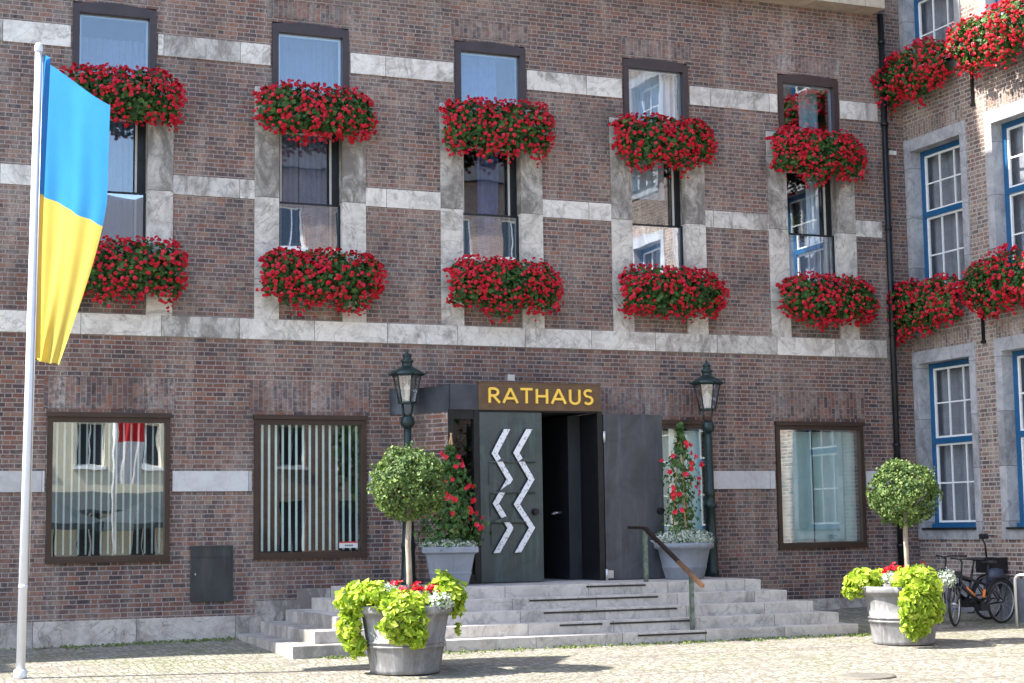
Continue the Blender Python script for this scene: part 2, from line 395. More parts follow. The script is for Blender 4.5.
def Hb(name, mat, boxes, maker=None):
    for b_ in boxes:
        bm = BM(); box(bm, *b_); (maker or H)(name, bm, mat)
holes = []
for i, bx in enumerate(BXW+BX):
    if i-2 != 2: holes.append((bx+.012, bx+1.745, -.385, 1.66))
    holes.append((bx, bx+1.77, 3.2, 6.8)); holes.append((bx+.27, bx+1.50, 6.8, 7.86))
holes.append((9.0, 11.42, -.84, 2.1))
bm = BM(); wall_holes(bm, -14, 18.35, -2.2, 9.12, holes, XZ, 0, .4)
H('wall', bm, M['brick'])
# shell behind the facade, so that the rooms are dark and the roof throws its shade
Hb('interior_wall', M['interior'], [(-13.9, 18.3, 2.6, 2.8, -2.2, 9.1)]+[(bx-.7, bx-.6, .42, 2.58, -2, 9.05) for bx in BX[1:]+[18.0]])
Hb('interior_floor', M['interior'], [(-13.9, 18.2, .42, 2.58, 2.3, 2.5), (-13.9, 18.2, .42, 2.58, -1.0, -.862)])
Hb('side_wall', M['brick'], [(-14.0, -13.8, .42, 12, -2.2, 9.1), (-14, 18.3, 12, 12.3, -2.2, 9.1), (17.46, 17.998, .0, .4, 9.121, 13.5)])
Hb('roof', M['roof'], [(-14, 17.9, .42, 12, 9.42, 9.6)])
SHADE_BLOCKS = [(-5.5, 17.4, 18.3), (-26, -14.02, 18.3)]
Hb('attic_shade_block', M['brick'], [(a, b, -.25, 8, 9.61 if a > -10 else -2.2, zt) for a, b, zt in SHADE_BLOCKS])  # added unseen upper blocks, sized so their shade falls on ground and wing
Hb('wing_shade_slab', M['cornice'], [(8.5, 13.0, -2.35, -.252, 10.9, 12.2)])  # added out-of-view slab, placed only to shade the old wing
Hb('cornice', M['cornice'], [(-14, 17.41, -.42, .42, 9.12, 9.36), (-14, 17.44, -.45, .40, 9.362, 9.46)])
bm = BM(); box(bm, -14, 18.3, .42, 12, 9.1, 9.3); H('ceiling', bm, M['interior'])

# stone bands (butting against pilasters and frames)
def band(z0, z1, segs, mat, y=-.02):
    Hb('stone_band', mat, [(a, b, y, .05, z0, z1) for a, b in segs if b > a])
allb = BXW+BX
seg_t = [(allb[i]+1.53, allb[i+1]+.24) for i in range(6)] + [(-14, allb[0]+.24), (allb[-1]+1.53, 17.45)]
band(7.15, 7.475, seg_t, M['band'])
seg_m = [(allb[i]+1.772, allb[i+1]-.002) for i in range(6)] + [(-14, allb[0]-.002), (allb[-1]+1.772, 17.45)]
band(5.04, 5.33, seg_m, M['band'])
band(2.89, 3.198, [(-14, 17.45)], M['band'], -.03)
seg_g = [(allb[i]+1.80, allb[i+1]-.03) for i in range(6) if i not in (3, 4)] + [(-14, allb[0]-.03), (allb[3]+1.80, 8.2), (BX[3]+1.80, BX[4]-.03), (allb[-1]+1.80, 17.45)]
seg_g = [s for s in seg_g if not (s[0] > BX[1] and s[1] < BX[3] and s[1] != 8.2)]
seg_g = sorted(set((round(a, 3), round(b, 3)) for a, b in seg_g))
band(.60, .90, seg_g, M['band_clean'])
# plinth of long stones, two low end blocks beside the steps
Hb('plinth', M['plinth'], [(-14, 6.1, -.06, .05, -2.2, -1.235), (13.3, 17.99, -.06, .05, -2.2, -1.28), (6.1, 6.75, -.07, .05, -2.2, -1.03), (6.75, 8.0, -.08, .05, -2.2, -.87), (14.3, 16.2, -.16, -.061, -2.2, -1.27)])
# pilasters
for bx in allb:
    for a, b in ((bx, bx+.38), (bx+1.39, bx+1.77)):
        bm = BM(); box(bm, a, b, -.025, .30, 3.2, 6.8); H('pilaster', bm, M['pilaster'])
# brick breast below each upper window, stone sill strip above
Hb('breast_panel', M['brick'], [(bx+.38, bx+1.39, .02, .32, 3.2, 4.1) for bx in allb])
Hb('stone_panel', M['pilaster'], [(bx+.38, bx+1.39, -.01, .32, 6.25, 6.8) for bx in allb])
Hb('soldier_course', M['soldier'], [((11.5 if i == 5 else bx-.06), bx+1.83, -.006, .02, 1.80, 2.26) for i, bx in enumerate(allb) if i != 4]+[(bx+.2, bx+1.57, -.006, .02, 7.93, 8.2) for bx in allb])

def arch(x0, x1, z0, z1, rise, n=8):
    return [(x0, z0), (x1, z0)] + [(x1+(x0-x1)*k/n, z1+rise*math.sin(math.pi*k/n)) for k in range(n+1)]
def frame(bm, x0, x1, z0, z1, w, y0, y1, wt=None, wb=None):
    wt = w if wt is None else wt; wb = w if wb is None else wb
    box(bm, x0, x0+w, y0, y1, z0, z1); box(bm, x1-w, x1, y0, y1, z0, z1)
    box(bm, x0+w, x1-w, y0, y1, z1-wt, z1)
    if wb: box(bm, x0+w, x1-w, y0, y1, z0, z0+wb)
def folds(bm, x0, x1, z0, z1, y, amp, per, n=None, skew=None):
    n = n or max(8, int((x1-x0)/per*6)); A = []; B = []
    for k in range(n+1):
        x = x0+(x1-x0)*k/n; yy = y+amp*math.sin((x-x0)/per*2*math.pi)
        xb = x if not skew else x0+(x-x0)*skew
        A.append(bm.verts.new((xb, yy, z0))); B.append(bm.verts.new((x, yy, z1)))
    for k in range(n): bm.faces.new((A[k], A[k+1], B[k+1], B[k])).smooth = True

# ground floor windows
for i, bx in enumerate(allb):
    k = i-2
    if k == 2: continue
    bm = BM()
    frame(bm, bx+.0, bx+1.755, -.395, 1.675, .075, -.05, .10, .07, .075)
    box(bm, bx-.012, bx+1.77, -.085, .02, 1.677, 1.745)
    box(bm, bx-.005, bx+1.765, -.06, .02, -.42, -.397)
    w = H('window', bm, M['bronze_frame'])
    bm = BM(); box(bm, bx+.07, bx+1.69, .0, .012, -.325, 1.61); H('pane', bm, M['glass_mirror'] if k <= 0 or k == 4 else M['glass'], w)
    if k in (0, 1, -1, -2):
        bm = BM()
        n = 15
        for s in range(n):
            x = bx+.15+s*(1.48/(n-1)); a = R(25); hw = .022 if k == 1 else .015
            Mx = Matrix.Translation((x, .075, 0)) @ Matrix.Rotation(a, 4, 'Z')
            box(bm, -hw, hw, -.001, .001, -.30, 1.60, M=Mx)
        H('blind', bm, M['slat'], w)
    if k == 1:
        bm = BM(); box(bm, bx+1.33, bx+1.62, -.006, -.002, -.27, -.19); s_ = H('sticker', bm, M['white_plastic'], w)
        bm = BM(); box(bm, bx+1.33, bx+1.62, -.010, -.007, -.195, -.175); H('sticker_edge', bm, M['red_plain'], w)
        bm = BM()
        for q in range(4): box(bm, bx+1.42+q*.033, bx+1.442+q*.033, -.010, -.007, -.243, -.222)
        H('sticker_print', bm, M['black_metal'], w)
    if k == 4:
        bm = BM(); folds(bm, bx+.09, bx+.80, -.31, 1.58, .14, .012, .28); folds(bm, bx+.83, bx+1.68, -.31, 1.58, .14, .012, .28)
        H('curtain', bm, M['curtain_mint'], w)
    if k == 3:
        bm = BM(); folds(bm, bx+.09, bx+1.20, -.31, 1.58, .14, .004, .4); H('curtain', bm, M['curtain_cream'], w)
        bm = BM(); folds(bm, bx+1.22, bx+1.68, -.31, 1.58, .16, .01, .2); H('curtain', bm, M['curtain_mint'], w)

# upper windows
def cloud(bm, pts, size, flat=.5, jit=.35, fold=.25, up=.5, rng=random):
    """leaves: every point (position, outward normal) gets one folded leaf, free of its neighbours"""
    for p, nrm in pts:
        n = Vector(nrm)+Vector((rng.gauss(0, flat), rng.gauss(0, flat), rng.gauss(0, flat)+up*.3))
        if n.length < 1e-4: n = Vector((0, 0, 1))
        n.normalize()
        t_ = n.cross(Vector((rng.gauss(0, 1), rng.gauss(0, 1), rng.gauss(0, 1)))).normalized(); b_ = n.cross(t_)
        s = size*rng.uniform(1-jit, 1+jit); w = s*.42
        P = Vector(p)
        c0 = P-t_*s*.5; c1 = P+t_*s*.5+n*(-.12*s)
        l = P-b_*w+n*fold*w; r_ = P+b_*w+n*fold*w
        v0, v1, v2, v3 = (bm.verts.new(c) for c in (c0, r_, c1, l))
        bm.faces.new((v0, v1, v2)); bm.faces.new((v0, v2, v3))
for i, bx in enumerate(allb):
    k = i-2
    x0, x1 = bx+.27, bx+1.50
    bm = BM()
    # arched outer frame: outline minus opening, built as four bars and a bowed head
    box(bm, x0, x0+.10, -.03, .12, 6.8, 7.699); box(bm, x1-.10, x1, -.03, .12, 6.8, 7.699)
    N = 10
    for q in range(N):
        xa, xb = x0+(x1-x0)*q/N, x0+(x1-x0)*(q+1)/N
        za, zb = [7.825+.05*math.sin(math.pi*(x-x0)/(x1-x0)) for x in (xa, xb)]
        vs = [bm.verts.new(c) for c in ((xa,-.03,7.7),(xb,-.03,7.7),(xb,-.03,zb),(xa,-.03,za),(xa,.12,7.7),(xb,.12,7.7),(xb,.12,zb),(xa,.12,za))]
        for f in ((0,1,2,3),(4,7,6,5),(0,4,5,1),(3,2,6,7)): bm.faces.new([vs[c] for c in f])
        if q == 0: bm.faces.new([vs[c] for c in (0,3,7,4)])
        if q == N-1: bm.faces.new([vs[c] for c in (1,5,6,2)])
    w = H('window', bm, M['dark_frame'])
    bm = BM(); box(bm, x0+.1, x1-.1, .05, .062, 6.8, 7.7); H('pane', bm, M['glass_up'], w)
    bm = BM(); frame(bm, x0+.101, x1-.101, 6.8, 7.699, .035, .07, .11); H('sash', bm, M['sash'] if k != 1 else M['white_paint'], w)
    bm = BM()
    if k in (0, 1): folds(bm, x0+.08, x1-.08, 6.7, 7.9 if k == 1 else 7.5, .6, .02, .1); cm = M['curtain_grey']
    elif k == 2: folds(bm, x0+.1, x1-.35, 6.7, 7.9, .4, .03, .13); cm = M['curtain_blue']
    elif k == 3: folds(bm, x0+.1, x1-.1, 6.7, 7.75, .3, .03, .12); cm = M['curtain_white']
    else: folds(bm, x1-.5, x1-.1, 6.7, 7.9, .5, .02, .2); cm = M['curtain_mint']
    H('curtain', bm, cm, w)
    # lower sash window set back between the pilasters
    x0, x1 = bx+.38, bx+1.39
    bm = BM(); frame(bm, x0, x1, 4.1, 6.25, .05, .16, .30, .05, .04); box(bm, x1-.13, x1-.05, .17, .29, 4.14, 6.2)
    box(bm, x0+.05, x1-.13, .10, .135, 5.02, 5.05)
    for xx in (x0+.005, x1-.035): box(bm, xx, xx+.03, .09, .15, 4.1, 5.05)
    w = H('window', bm, M['black_metal'])
    bm = BM(); box(bm, x0+.05, x1-.13, .22, .232, 4.14, 6.2); H('pane', bm, M['glass_up'], w)
    bm = BM(); box(bm, x0+.03, x1-.04, .115, .124, 4.1, 5.02); H('glass_guard', bm, M['glass_guard'], w)
    bm = BM(); frame(bm, x0+.051, x1-.131, 4.141, 6.16, .03, .135, .159); H('sash', bm, M['sash'], w)
    bm = BM()
    if k in (0, 1): folds(bm, x0+.03, x0+.42, 4.1, 6.3, .42, .02, .09); folds(bm, x0+.44, x1-.1, 4.1, 6.3, .42, .02, .09); cm = M['curtain_grey']
    elif k == 2: folds(bm, x0+.42, x1-.2, 4.1, 6.3, .42, .03, .11, skew=.8); cm = M['curtain_blue']
    elif k == 3: folds(bm, x0+.03, x1-.15, 5.55, 6.3, .45, .03, .12); folds(bm, x0+.05, x1-.2, 4.1, 4.95, .40, .02, .2); cm = M['curtain_white']
    else: folds(bm, x1-.35, x1-.1, 4.1, 6.3, .42, .02, .09); folds(bm, x0+.05, x1-.36, 4.1, 4.95, .40, .02, .2); cm = M['curtain_white']
    H('curtain', bm, cm, w)
    if k in (3, 4):
        rng = random.Random(40+k); bm = BM()
        pts = []
        for q in range(120):
            d = Vector((rng.gauss(0, 1), rng.gauss(0, .5), rng.gauss(0, 1))).normalized()
            pts.append((Vector((x0+.55, .62, 5.05))+Vector((d.x*.32, d.y*.15, d.z*.5))*rng.uniform(.4, 1), d))
        cloud(bm, pts, .17, rng=rng)
        o = new('indoor_plant', bm, M['leaf_climber'], label='leafy green houseplant behind the glass of the '+('fourth' if k == 3 else 'fifth')+' upper bay', cat='plant')

# ------------------------------------------------------------------ entrance porch (part of the town hall)
PY = -.93
bm = BM()   # curved brick flank, flaring out from the facade to the porch post
n = 14; z0, z1 = -.86, 1.77
prof = []
for k in range(n+1):
    a = k/n; x = 8.2+.67*math.sin(a*math.pi/2)**.9; y = -.002-.86*(1-math.cos(a*math.pi/2))
    prof.append((x, y))
prof = [(8.2+.67*(k/n), -.86*(k/n)**1.8-.01) for k in range(n+1)]
A = [bm.verts.new((x, y, z0)) for x, y in prof]; B = [bm.verts.new((x, y, z1)) for x, y in prof]
for k in range(n): bm.faces.new((A[k], A[k+1], B[k+1], B[k])).smooth = True
box(bm, 8.872, 8.92, -.80, .01, z0, z1)
H('curved_flank_wall', bm, M['brick'])
bm = BM()
A = [bm.verts.new((x+.01, y-.04, 1.77)) for x, y in prof]; B = [bm.verts.new((x+.01, y-.04, 2.17)) for x, y in prof]
A2 = [bm.verts.new((x+.01, .0, 1.77)) for x, y in prof]; B2 = [bm.verts.new((x+.01, .0, 2.17)) for x, y in prof]
for k in range(n):
    bm.faces.new((A[k], A[k+1], B[k+1], B[k])); bm.faces.new((A[k], A2[k], A2[k+1], A[k+1])); bm.faces.new((B[k], B[k+1], B2[k+1], B2[k]))
box(bm, 8.885, 9.375, -.95, .0, 1.80, 2.19)
box(bm, 9.375, 11.43, -.90, -.003, 1.80, 2.20)
H('canopy_fascia', bm, M['slate_metal'])
bm = BM()   # posts, head, side light
box(bm, 8.87, 8.94, PY, -.80, -.835, 1.80); box(bm, 9.27, 9.355, PY, -.80, -.835, 1.80); box(bm, 8.94, 9.27, PY+.01, -.80, 1.66, 1.80)
box(bm, 9.355, 11.43, PY, -.80, 1.775, 1.798); box(bm, 11.34, 11.43, PY-.02, 0, -.835, 1.775)
box(bm, 8.94, 9.27, PY+.01, -.80, -.835, -.70)
H('porch_frame', bm, M['black_metal'])
bm = BM(); box(bm, 8.94, 9.27, -.87, -.862, -.70, 1.66); H('side_light', bm, M['glass_dark'])
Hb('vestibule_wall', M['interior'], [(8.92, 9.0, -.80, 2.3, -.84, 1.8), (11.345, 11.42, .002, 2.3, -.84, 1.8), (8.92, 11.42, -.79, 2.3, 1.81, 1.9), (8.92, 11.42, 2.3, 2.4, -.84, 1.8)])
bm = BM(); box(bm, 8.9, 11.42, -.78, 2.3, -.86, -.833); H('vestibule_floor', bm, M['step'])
# decorated closed leaf
bm = BM(); box(bm, 9.362, 10.40, -.93, -.875, -.825, 1.772); bevel(bm, .006)
leaf = H('door_leaf', bm, M['door_green'], label='green bronze door leaf with two white mosaic zigzags')
zz = [[(9.802,1.507),(9.592,1.135),(9.835,.739),(9.600,.372),(9.836,-.005),(9.604,-.378)],
      [(10.173,1.511),(9.950,1.144),(10.196,.739),(9.945,.356),(10.193,-.003),(9.952,-.376)]]
def zig(bm, pts, h, y0, y1, mi=0):
    for pA, pB in zip(pts, pts[1:]):
        prism(bm, [(pA[0]-h, pA[1]), (pA[0]+h, pA[1]), (pB[0]+h, pB[1]), (pB[0]-h, pB[1])], XZ, y0, y1, mi)
bm = BM()
for pts in zz:
    prism(bm, [(x-.050, z) for x, z in pts]+[(x+.050, z) for x, z in pts[::-1]], XZ, -.975, -.932)
H('zigzag_inlay', bm, M['mosaic'], leaf)
bm = BM()
for pts in zz:
    prism(bm, [(x-.066, z-(.012 if q == 5 else 0)) for q, (x, z) in enumerate(pts)]+[(x+.064, z+(.012 if q == 0 else 0)) for q, (x, z) in list(enumerate(pts))[::-1]], XZ, -.96, -.931)
H('zigzag_edge', bm, M['black_metal'], leaf)
bm = BM()
for z, xa, xb in ((1.003,9.50,10.268), (.53,9.52,10.26), (.081,9.53,10.22)):
    tube(bm, [(xa, -.955, z), (xb, -.955, z)], .013, 6)
    box(bm, xa, xa+.01, -.95, -.931, z-.35, z); 
for (cx, z, w, h) in ((9.83,.54,.2,.13), (9.82,.085,.28,.11), (10.1,1.01,.12,.08), (9.72,1.01,.1,.06)):
    prism(bm, [(cx-w, z), (cx+w, z), (cx+w*.3, z+h*.7), (cx, z+h), (cx-w*.3, z+h*.75)], XZ, -.985, -.935)
H('relief_bar', bm, M['door_green'], leaf)
def knob(x, y, z, par):
    bm = BM(); n = 12
    for (r, ya, yb) in ((.055, 0, -.02), (.025, -.02, -.05), (.045, -.05, -.085)):
        A = [bm.verts.new((x+r*math.cos(2*math.pi*q/n), y+ya, z+r*math.sin(2*math.pi*q/n))) for q in range(n)]
        B = [bm.verts.new((x+r*math.cos(2*math.pi*q/n), y+yb, z+r*math.sin(2*math.pi*q/n))) for q in range(n)]
        for q in range(n): bm.faces.new((A[q], B[q], B[(q+1)%n], A[(q+1)%n])).smooth = True
        bm.faces.new(B); bm.faces.new(A[::-1])
    H('handle', bm, M['silver'] if par is None else M['black_metal'], par)
knob(10.255, -.93, .239, leaf)
# leaf folded open against the wall on the right
bm = BM(); box(bm, 11.45, 12.48, -.955, -.90, -.825, 1.76); bevel(bm, .006)
for z in (.62, -.13): box(bm, 11.46, 12.47, -.958, -.95, z, z+.008)
leaf2 = H('door_leaf', bm, M['door_dark'], label='plain dark bronze door leaf folded open flat')
knob(12.40, -.955, .233, leaf2)
bm = BM()
for z in (-.75, 1.4): tube(bm, [(11.445, -.975, z-.09), (11.445, -.975, z+.09)], .022, 8)
box(bm, 11.46, 11.56, -.975, -.958, -.80, -.68); H('hinge', bm, M['silver'], leaf2)
# inner leaf seen through the opening
bm = BM(); box(bm, 11.12, 11.335, -.3, 1.1, -.825, 1.77); box(bm, 10.45, 10.5, .9, .95, -.825, 1.77)
leaf3 = H('door_leaf', bm, M['door_inner'], label='inner dark door leaf standing open inside the entrance')
bm = BM(); tube(bm, [(10.98, -.0, .23), (11.12, -.0, .23)], .02, 8); tube(bm, [(10.98, -.0, .23), (10.98, .0, .2)], .035, 8); H('handle', bm, M['silver'], leaf3)
# small fixtures on the facade
bm = BM(); frame(bm, 5.14, 5.77, -1.02, -.20, .025, -.03, .0); box(bm, 5.165, 5.745, -.022, -.002, -.995, -.225)
box(bm, 5.17, 5.74, -.030, -.022, -.37, -.36)
ht = H('wall_hatch', bm, M['hatch']); bm = BM(); box(bm, 5.20, 5.215, -.034, -.022, -.63, -.60); H('latch', bm, M['silver'], ht)
bm = BM(); tube(bm, [(10.05, -.5, 2.2), (10.05, -.5, 2.29)], .012, 6); box(bm, 9.99, 10.11, -.56, -.44, 2.29, 2.39); H('floodlight', bm, M['silver'])
Hb('junction_box', M['white_plastic'], [(17.67, 17.735, -.03, 0, 6.57, 6.64), (17.75, 17.815, -.03, 0, 6.57, 6.64), (17.72, 17.78, -.03, 0, 3.35, 3.41)])
bm = BM(); tube(bm, [(17.54, -.09, -1.5), (17.54, -.09, 9.12)], .055, 12)
for z in (8.6, 7.1, 5.2, 3.3, 1.35, -.4): tube(bm, [(17.54, -.09, z-.03), (17.54, -.09, z+.03)], .068, 12); box(bm, 17.52, 17.56, -.09, 0, z-.015, z+.015)
H('downpipe', bm, M['black_metal'])

# sign
sg = empty('entrance_sign', (10.37, -.93, 1.83), label='brown fascia sign with gold letters reading RATHAUS above the doors', cat='sign')
bm = BM(); box(bm, -1.03, 1.03, -.035, .04, -.03, .385); box(bm, -1.04, 1.04, -.045, .04, .385, .40); new('panel', bm, M['sign_brown'], sg)
# letters drawn as strokes: (list of polylines) in a unit box, height 1
def arc(cx, cy, rx, ry, a0, a1, n=10): return [(cx+rx*math.cos(R(a0+(a1-a0)*k/n)), cy+ry*math.sin(R(a0+(a1-a0)*k/n))) for k in range(n+1)]
GL = {
 'R': (.62, [[(.08,0),(.08,1)], [(.08,.97),(.28,.97)]+arc(.28,.73,.24,.24,90,-90)+[(.08,.49)], [(.26,.49),(.60,0)]]),
 'A': (.78, [[(.02,0),(.39,1)], [(.39,1),(.76,0)], [(.15,.32),(.63,.32)]]),
 'T': (.62, [[(.31,0),(.31,1)], [(.0,.97),(.62,.97)]]),
 'H': (.70, [[(.08,0),(.08,1)], [(.62,0),(.62,1)], [(.08,.5),(.62,.5)]]),
 'U': (.66, [[(.08,1),(.08,.32)]+arc(.33,.30,.25,.28,180,360)+[(.58,.32),(.58,1)]]),
 'S': (.48, [arc(.25,.75,.20,.22,35,270,12)+arc(.24,.27,.22,.25,90,-145,12)]),
}
def stroke(bm, pts, w, y0, y1):
    # mitred band
    n = len(pts); L = []; Rr = []
    for i, p in enumerate(pts):
        d1 = Vector(pts[i])-Vector(pts[max(i-1, 0)]); d2 = Vector(pts[min(i+1, n-1)])-Vector(pts[i])
        d = (d1.normalized() if d1.length > 1e-6 else Vector((0, 0)))+(d2.normalized() if d2.length > 1e-6 else Vector((0, 0)))
        d.normalize(); nn = Vector((-d.y, d.x))
        L.append(Vector(p)+nn*w/2); Rr.append(Vector(p)-nn*w/2)
    vs = [[bm.verts.new((q.x, y, q.y)) for q in row] for y in (y0, y1) for row in (L, Rr)]
    l0, r0, l1, r1 = vs
    for i in range(n-1):
        bm.faces.new((l0[i], l0[i+1], r0[i+1], r0[i])); bm.faces.new((l1[i], r1[i], r1[i+1], l1[i+1]))
        bm.faces.new((l0[i], l1[i], l1[i+1], l0[i+1])); bm.faces.new((r0[i], r0[i+1], r1[i+1], r1[i]))
    bm.faces.new((l0[0], r0[0], r1[0], l1[0])); bm.faces.new((l0[-1], l1[-1], r1[-1], r0[-1]))
    bmesh.ops.recalc_face_normals(bm, faces=bm.faces)
word = 'RATHAUS'; hgt = .225; gap = .155
tot = sum(GL[c][0] for c in word)*hgt + gap*hgt*(len(word)-1)
x = -tot/2+.0
sclx = 1.76/tot
for ci, c in enumerate(word):
    w, polys = GL[c]; bm = BM()
    for pi_, pl in enumerate(polys):
        stroke(bm, [((x+px*hgt)*sclx, pz*hgt) for px, pz in pl], .036, -.062-.0015*pi_, -.036)
    new('letter', bm, M['gold'], sg, (0, 0, .078))
    x += (w+gap)*hgt

# ------------------------------------------------------------------ steps
steps = empty('entrance_steps', (10, -2, BASE), label='five wide grey granite steps wrapping round the entrance platform', cat='steps')
tops = [-.835, -1.0, -1.165, -1.33, -1.495]
XL = [6.97, 6.85, 6.45, 6.12, 5.78]; XR = [13.48, 13.77, 14.05, 14.32, 14.47]
YF = [-2.18, -2.46, -2.74, -3.02, -3.30]
XL = [7.25, 6.95, 6.55, 6.17, 5.80]
strips = [[(10.53,11.50)], [(9.50,11.56)], [(9.60,11.72)], [(9.72,10.38),(10.50,11.80)], [(10.80,11.90)]]
for i in range(5):
    bm = BM(); zt = tops[i]; zb = (tops[i+1]-.02) if i < 4 else -2.1
    z0 = zb
    box(bm, XL[i], XR[i], YF[i], -.085, z0, zt); bevel(bm, .008, 2)
    s = new('step', bm, M['step'], steps, (-10, 2, -BASE))
    for a, b in strips[i]:
        bm = BM(); box(bm, a, b, YF[i]-.012, YF[i]+.05, zt-.052, zt-.028); new('nosing_strip', bm, M['strip'], s)
# handrail
hr = empty('handrail', (11.65, -2.65, -1.495), label='sloping bronze and brass handrail on two posts beside the steps', cat='handrail')
def HR(name, bm, mat): return new(name, bm, mat, hr, (-11.65, 2.65, 1.495), smooth=False)
bm = BM(); box(bm, 11.53, 11.585, -2.12, -2.065, -.835, -.07); HR('post', bm, M['verdigris'])
bm = BM(); box(bm, 11.72, 11.775, -3.19, -3.135, -1.495, -.68); HR('post', bm, M['verdigris'])
bm = BM()
P = [Vector((11.48, -1.72, -.02)), Vector((11.56, -2.09, -.03)), Vector((11.73, -3.10, -.66)), Vector((11.78, -3.42, -.86))]
for a, b in zip(P, P[1:]):
    d = (b-a).normalized(); sd = Vector((1, -.16, 0)).normalized()*.028; up = sd.cross(d).normalized()*.022
    vs = [bm.verts.new(q+sx_*sd+sz_*up) for q in (a, b) for sx_, sz_ in ((-1,-1),(1,-1),(1,1),(-1,1))]
    for f in ((0,1,2,3),(7,6,5,4),(0,4,5,1),(1,5,6,2),(2,6,7,3),(3,7,4,0)): bm.faces.new([vs[c] for c in f])
bmesh.ops.recalc_face_normals(bm, faces=bm.faces)
HR('rail', bm, M['rail_dark'])
bm = BM(); a = P[2]+Vector((-.02, .12, .09)); b = P[3]+Vector((.001, -.004, 0))
d = (P[3]-P[2]).normalized(); sd = Vector((1, -.16, 0)).normalized()*.031; up = sd.cross(d).normalized()*.026
a = P[2]-d*.25; b = P[3]+d*.01
vs = [bm.verts.new(q+sx_*sd+sz_*up) for q in (a, b) for sx_, sz_ in ((-1,-1),(1,-1),(1,1),(-1,1))]
for f in ((0,1,2,3),(7,6,5,4),(0,4,5,1),(1,5,6,2),(2,6,7,3),(3,7,4,0)): bm.faces.new([vs[c] for c in f])
bmesh.ops.recalc_face_normals(bm, faces=bm.faces)
HR('worn_brass_end', bm, M['brass'])

# ------------------------------------------------------------------ street lamps
def make_lamp():
    r = empty('street_lamp', (0, 0, 0))
    bm = BM()
    lathe(bm, [(.13,0),(.13,.10),(.115,.13),(.105,.55),(.12,.58),(.12,.62),(.10,.66),(.085,1.15),(.12,1.18),(.12,1.23),(.09,1.26),(.085,1.38),(.105,1.40),(.075,1.45),(.062,2.2),(.06,2.46)], 12)
    lathe(bm, [(.062,2.46),(.10,2.49),(.12,2.55),(.10,2.62),(.07,2.66)], 12)
    new('post', bm, M['lamp_green'], r)
    bm = BM()
    zb, zt = 2.86, 3.30; rb, rt = .135, .23; n = 6
    for k in range(4):
        a = math.pi/2*k+.3; tube(bm, [(.03*math.cos(a), .03*math.sin(a), 2.62), (.09*math.cos(a), .09*math.sin(a), 2.70), (rb*.9*math.cos(a), rb*.9*math.sin(a), zb)], .012, 5)
    lathe(bm, [(rb+.012, zb-.015), (rb+.016, zb+.012)], n, smooth=False); lathe(bm, [(rt+.01, zt-.02), (rt+.03, zt)], n, smooth=False)
    for k in range(n):
        a = 2*math.pi*(k+.5)/n; tube(bm, [(rb*math.cos(a), rb*math.sin(a), zb), (rt*math.cos(a), rt*math.sin(a), zt)], .011, 5)
    new('cage', bm, M['lamp_green'], r)
    bm = BM(); A = []; B = []
    for k in range(n):
        a = 2*math.pi*(k+.5)/n; A.append(bm.verts.new(((rb-.006)*math.cos(a), (rb-.006)*math.sin(a), zb+.013))); B.append(bm.verts.new(((rt-.008)*math.cos(a), (rt-.008)*math.sin(a), zt-.021)))
    for k in range(n): bm.faces.new((A[k], A[(k+1)%n], B[(k+1)%n], B[k]))
    new('glass_pane', bm, M['glass_lamp'], r)
    bm = BM(); lathe(bm, [(.03, zb+.02), (.04, zb+.05), (.045, zb+.2), (.06, zb+.24), (.012, zb+.3), (.012, zt)], 8); new('burner', bm, M['white_plastic'], r)
    bm = BM()
    lathe(bm, [(rt+.05, zt-.005), (rt+.06, zt+.02), (.21, zt+.075), (.12, zt+.125), (.085, zt+.15), (.085, zt+.20), (.11, zt+.215), (.10, zt+.24), (.065, zt+.26), (.065, zt+.30), (.085, zt+.315), (.05, zt+.345), (.02, zt+.36), (.028, zt+.385), (.004, zt+.42)], 12)
    for k in range(n):
        a = 2*math.pi*(k+.5)/n; x_, y_ = (rt+.055)*math.cos(a), (rt+.055)*math.sin(a)
        tube(bm, [(x_, y_, zt), (x_*1.08, y_*1.08, zt+.03), (x_*1.06, y_*1.06, zt+.07)], [.016, .014, .003], 5)
    new('lantern_roof', bm, M['lamp_green'], r)
    return r
lamp = make_lamp(); lamp.location = (8.36, -.47, -.835); lamp.scale = (.95, .95, .965)
tag(lamp, 'green cast iron lantern behind the bay tree, left of the doors', 'street lamp', 'green lanterns flanking the entrance')
l2 = copy_tree(lamp); l2.location = (13.58, -.47, -.835); l2.scale = (.95, .95, .955)
l2['label'] = 'green cast iron lantern right of the doors beside a round flower pot'

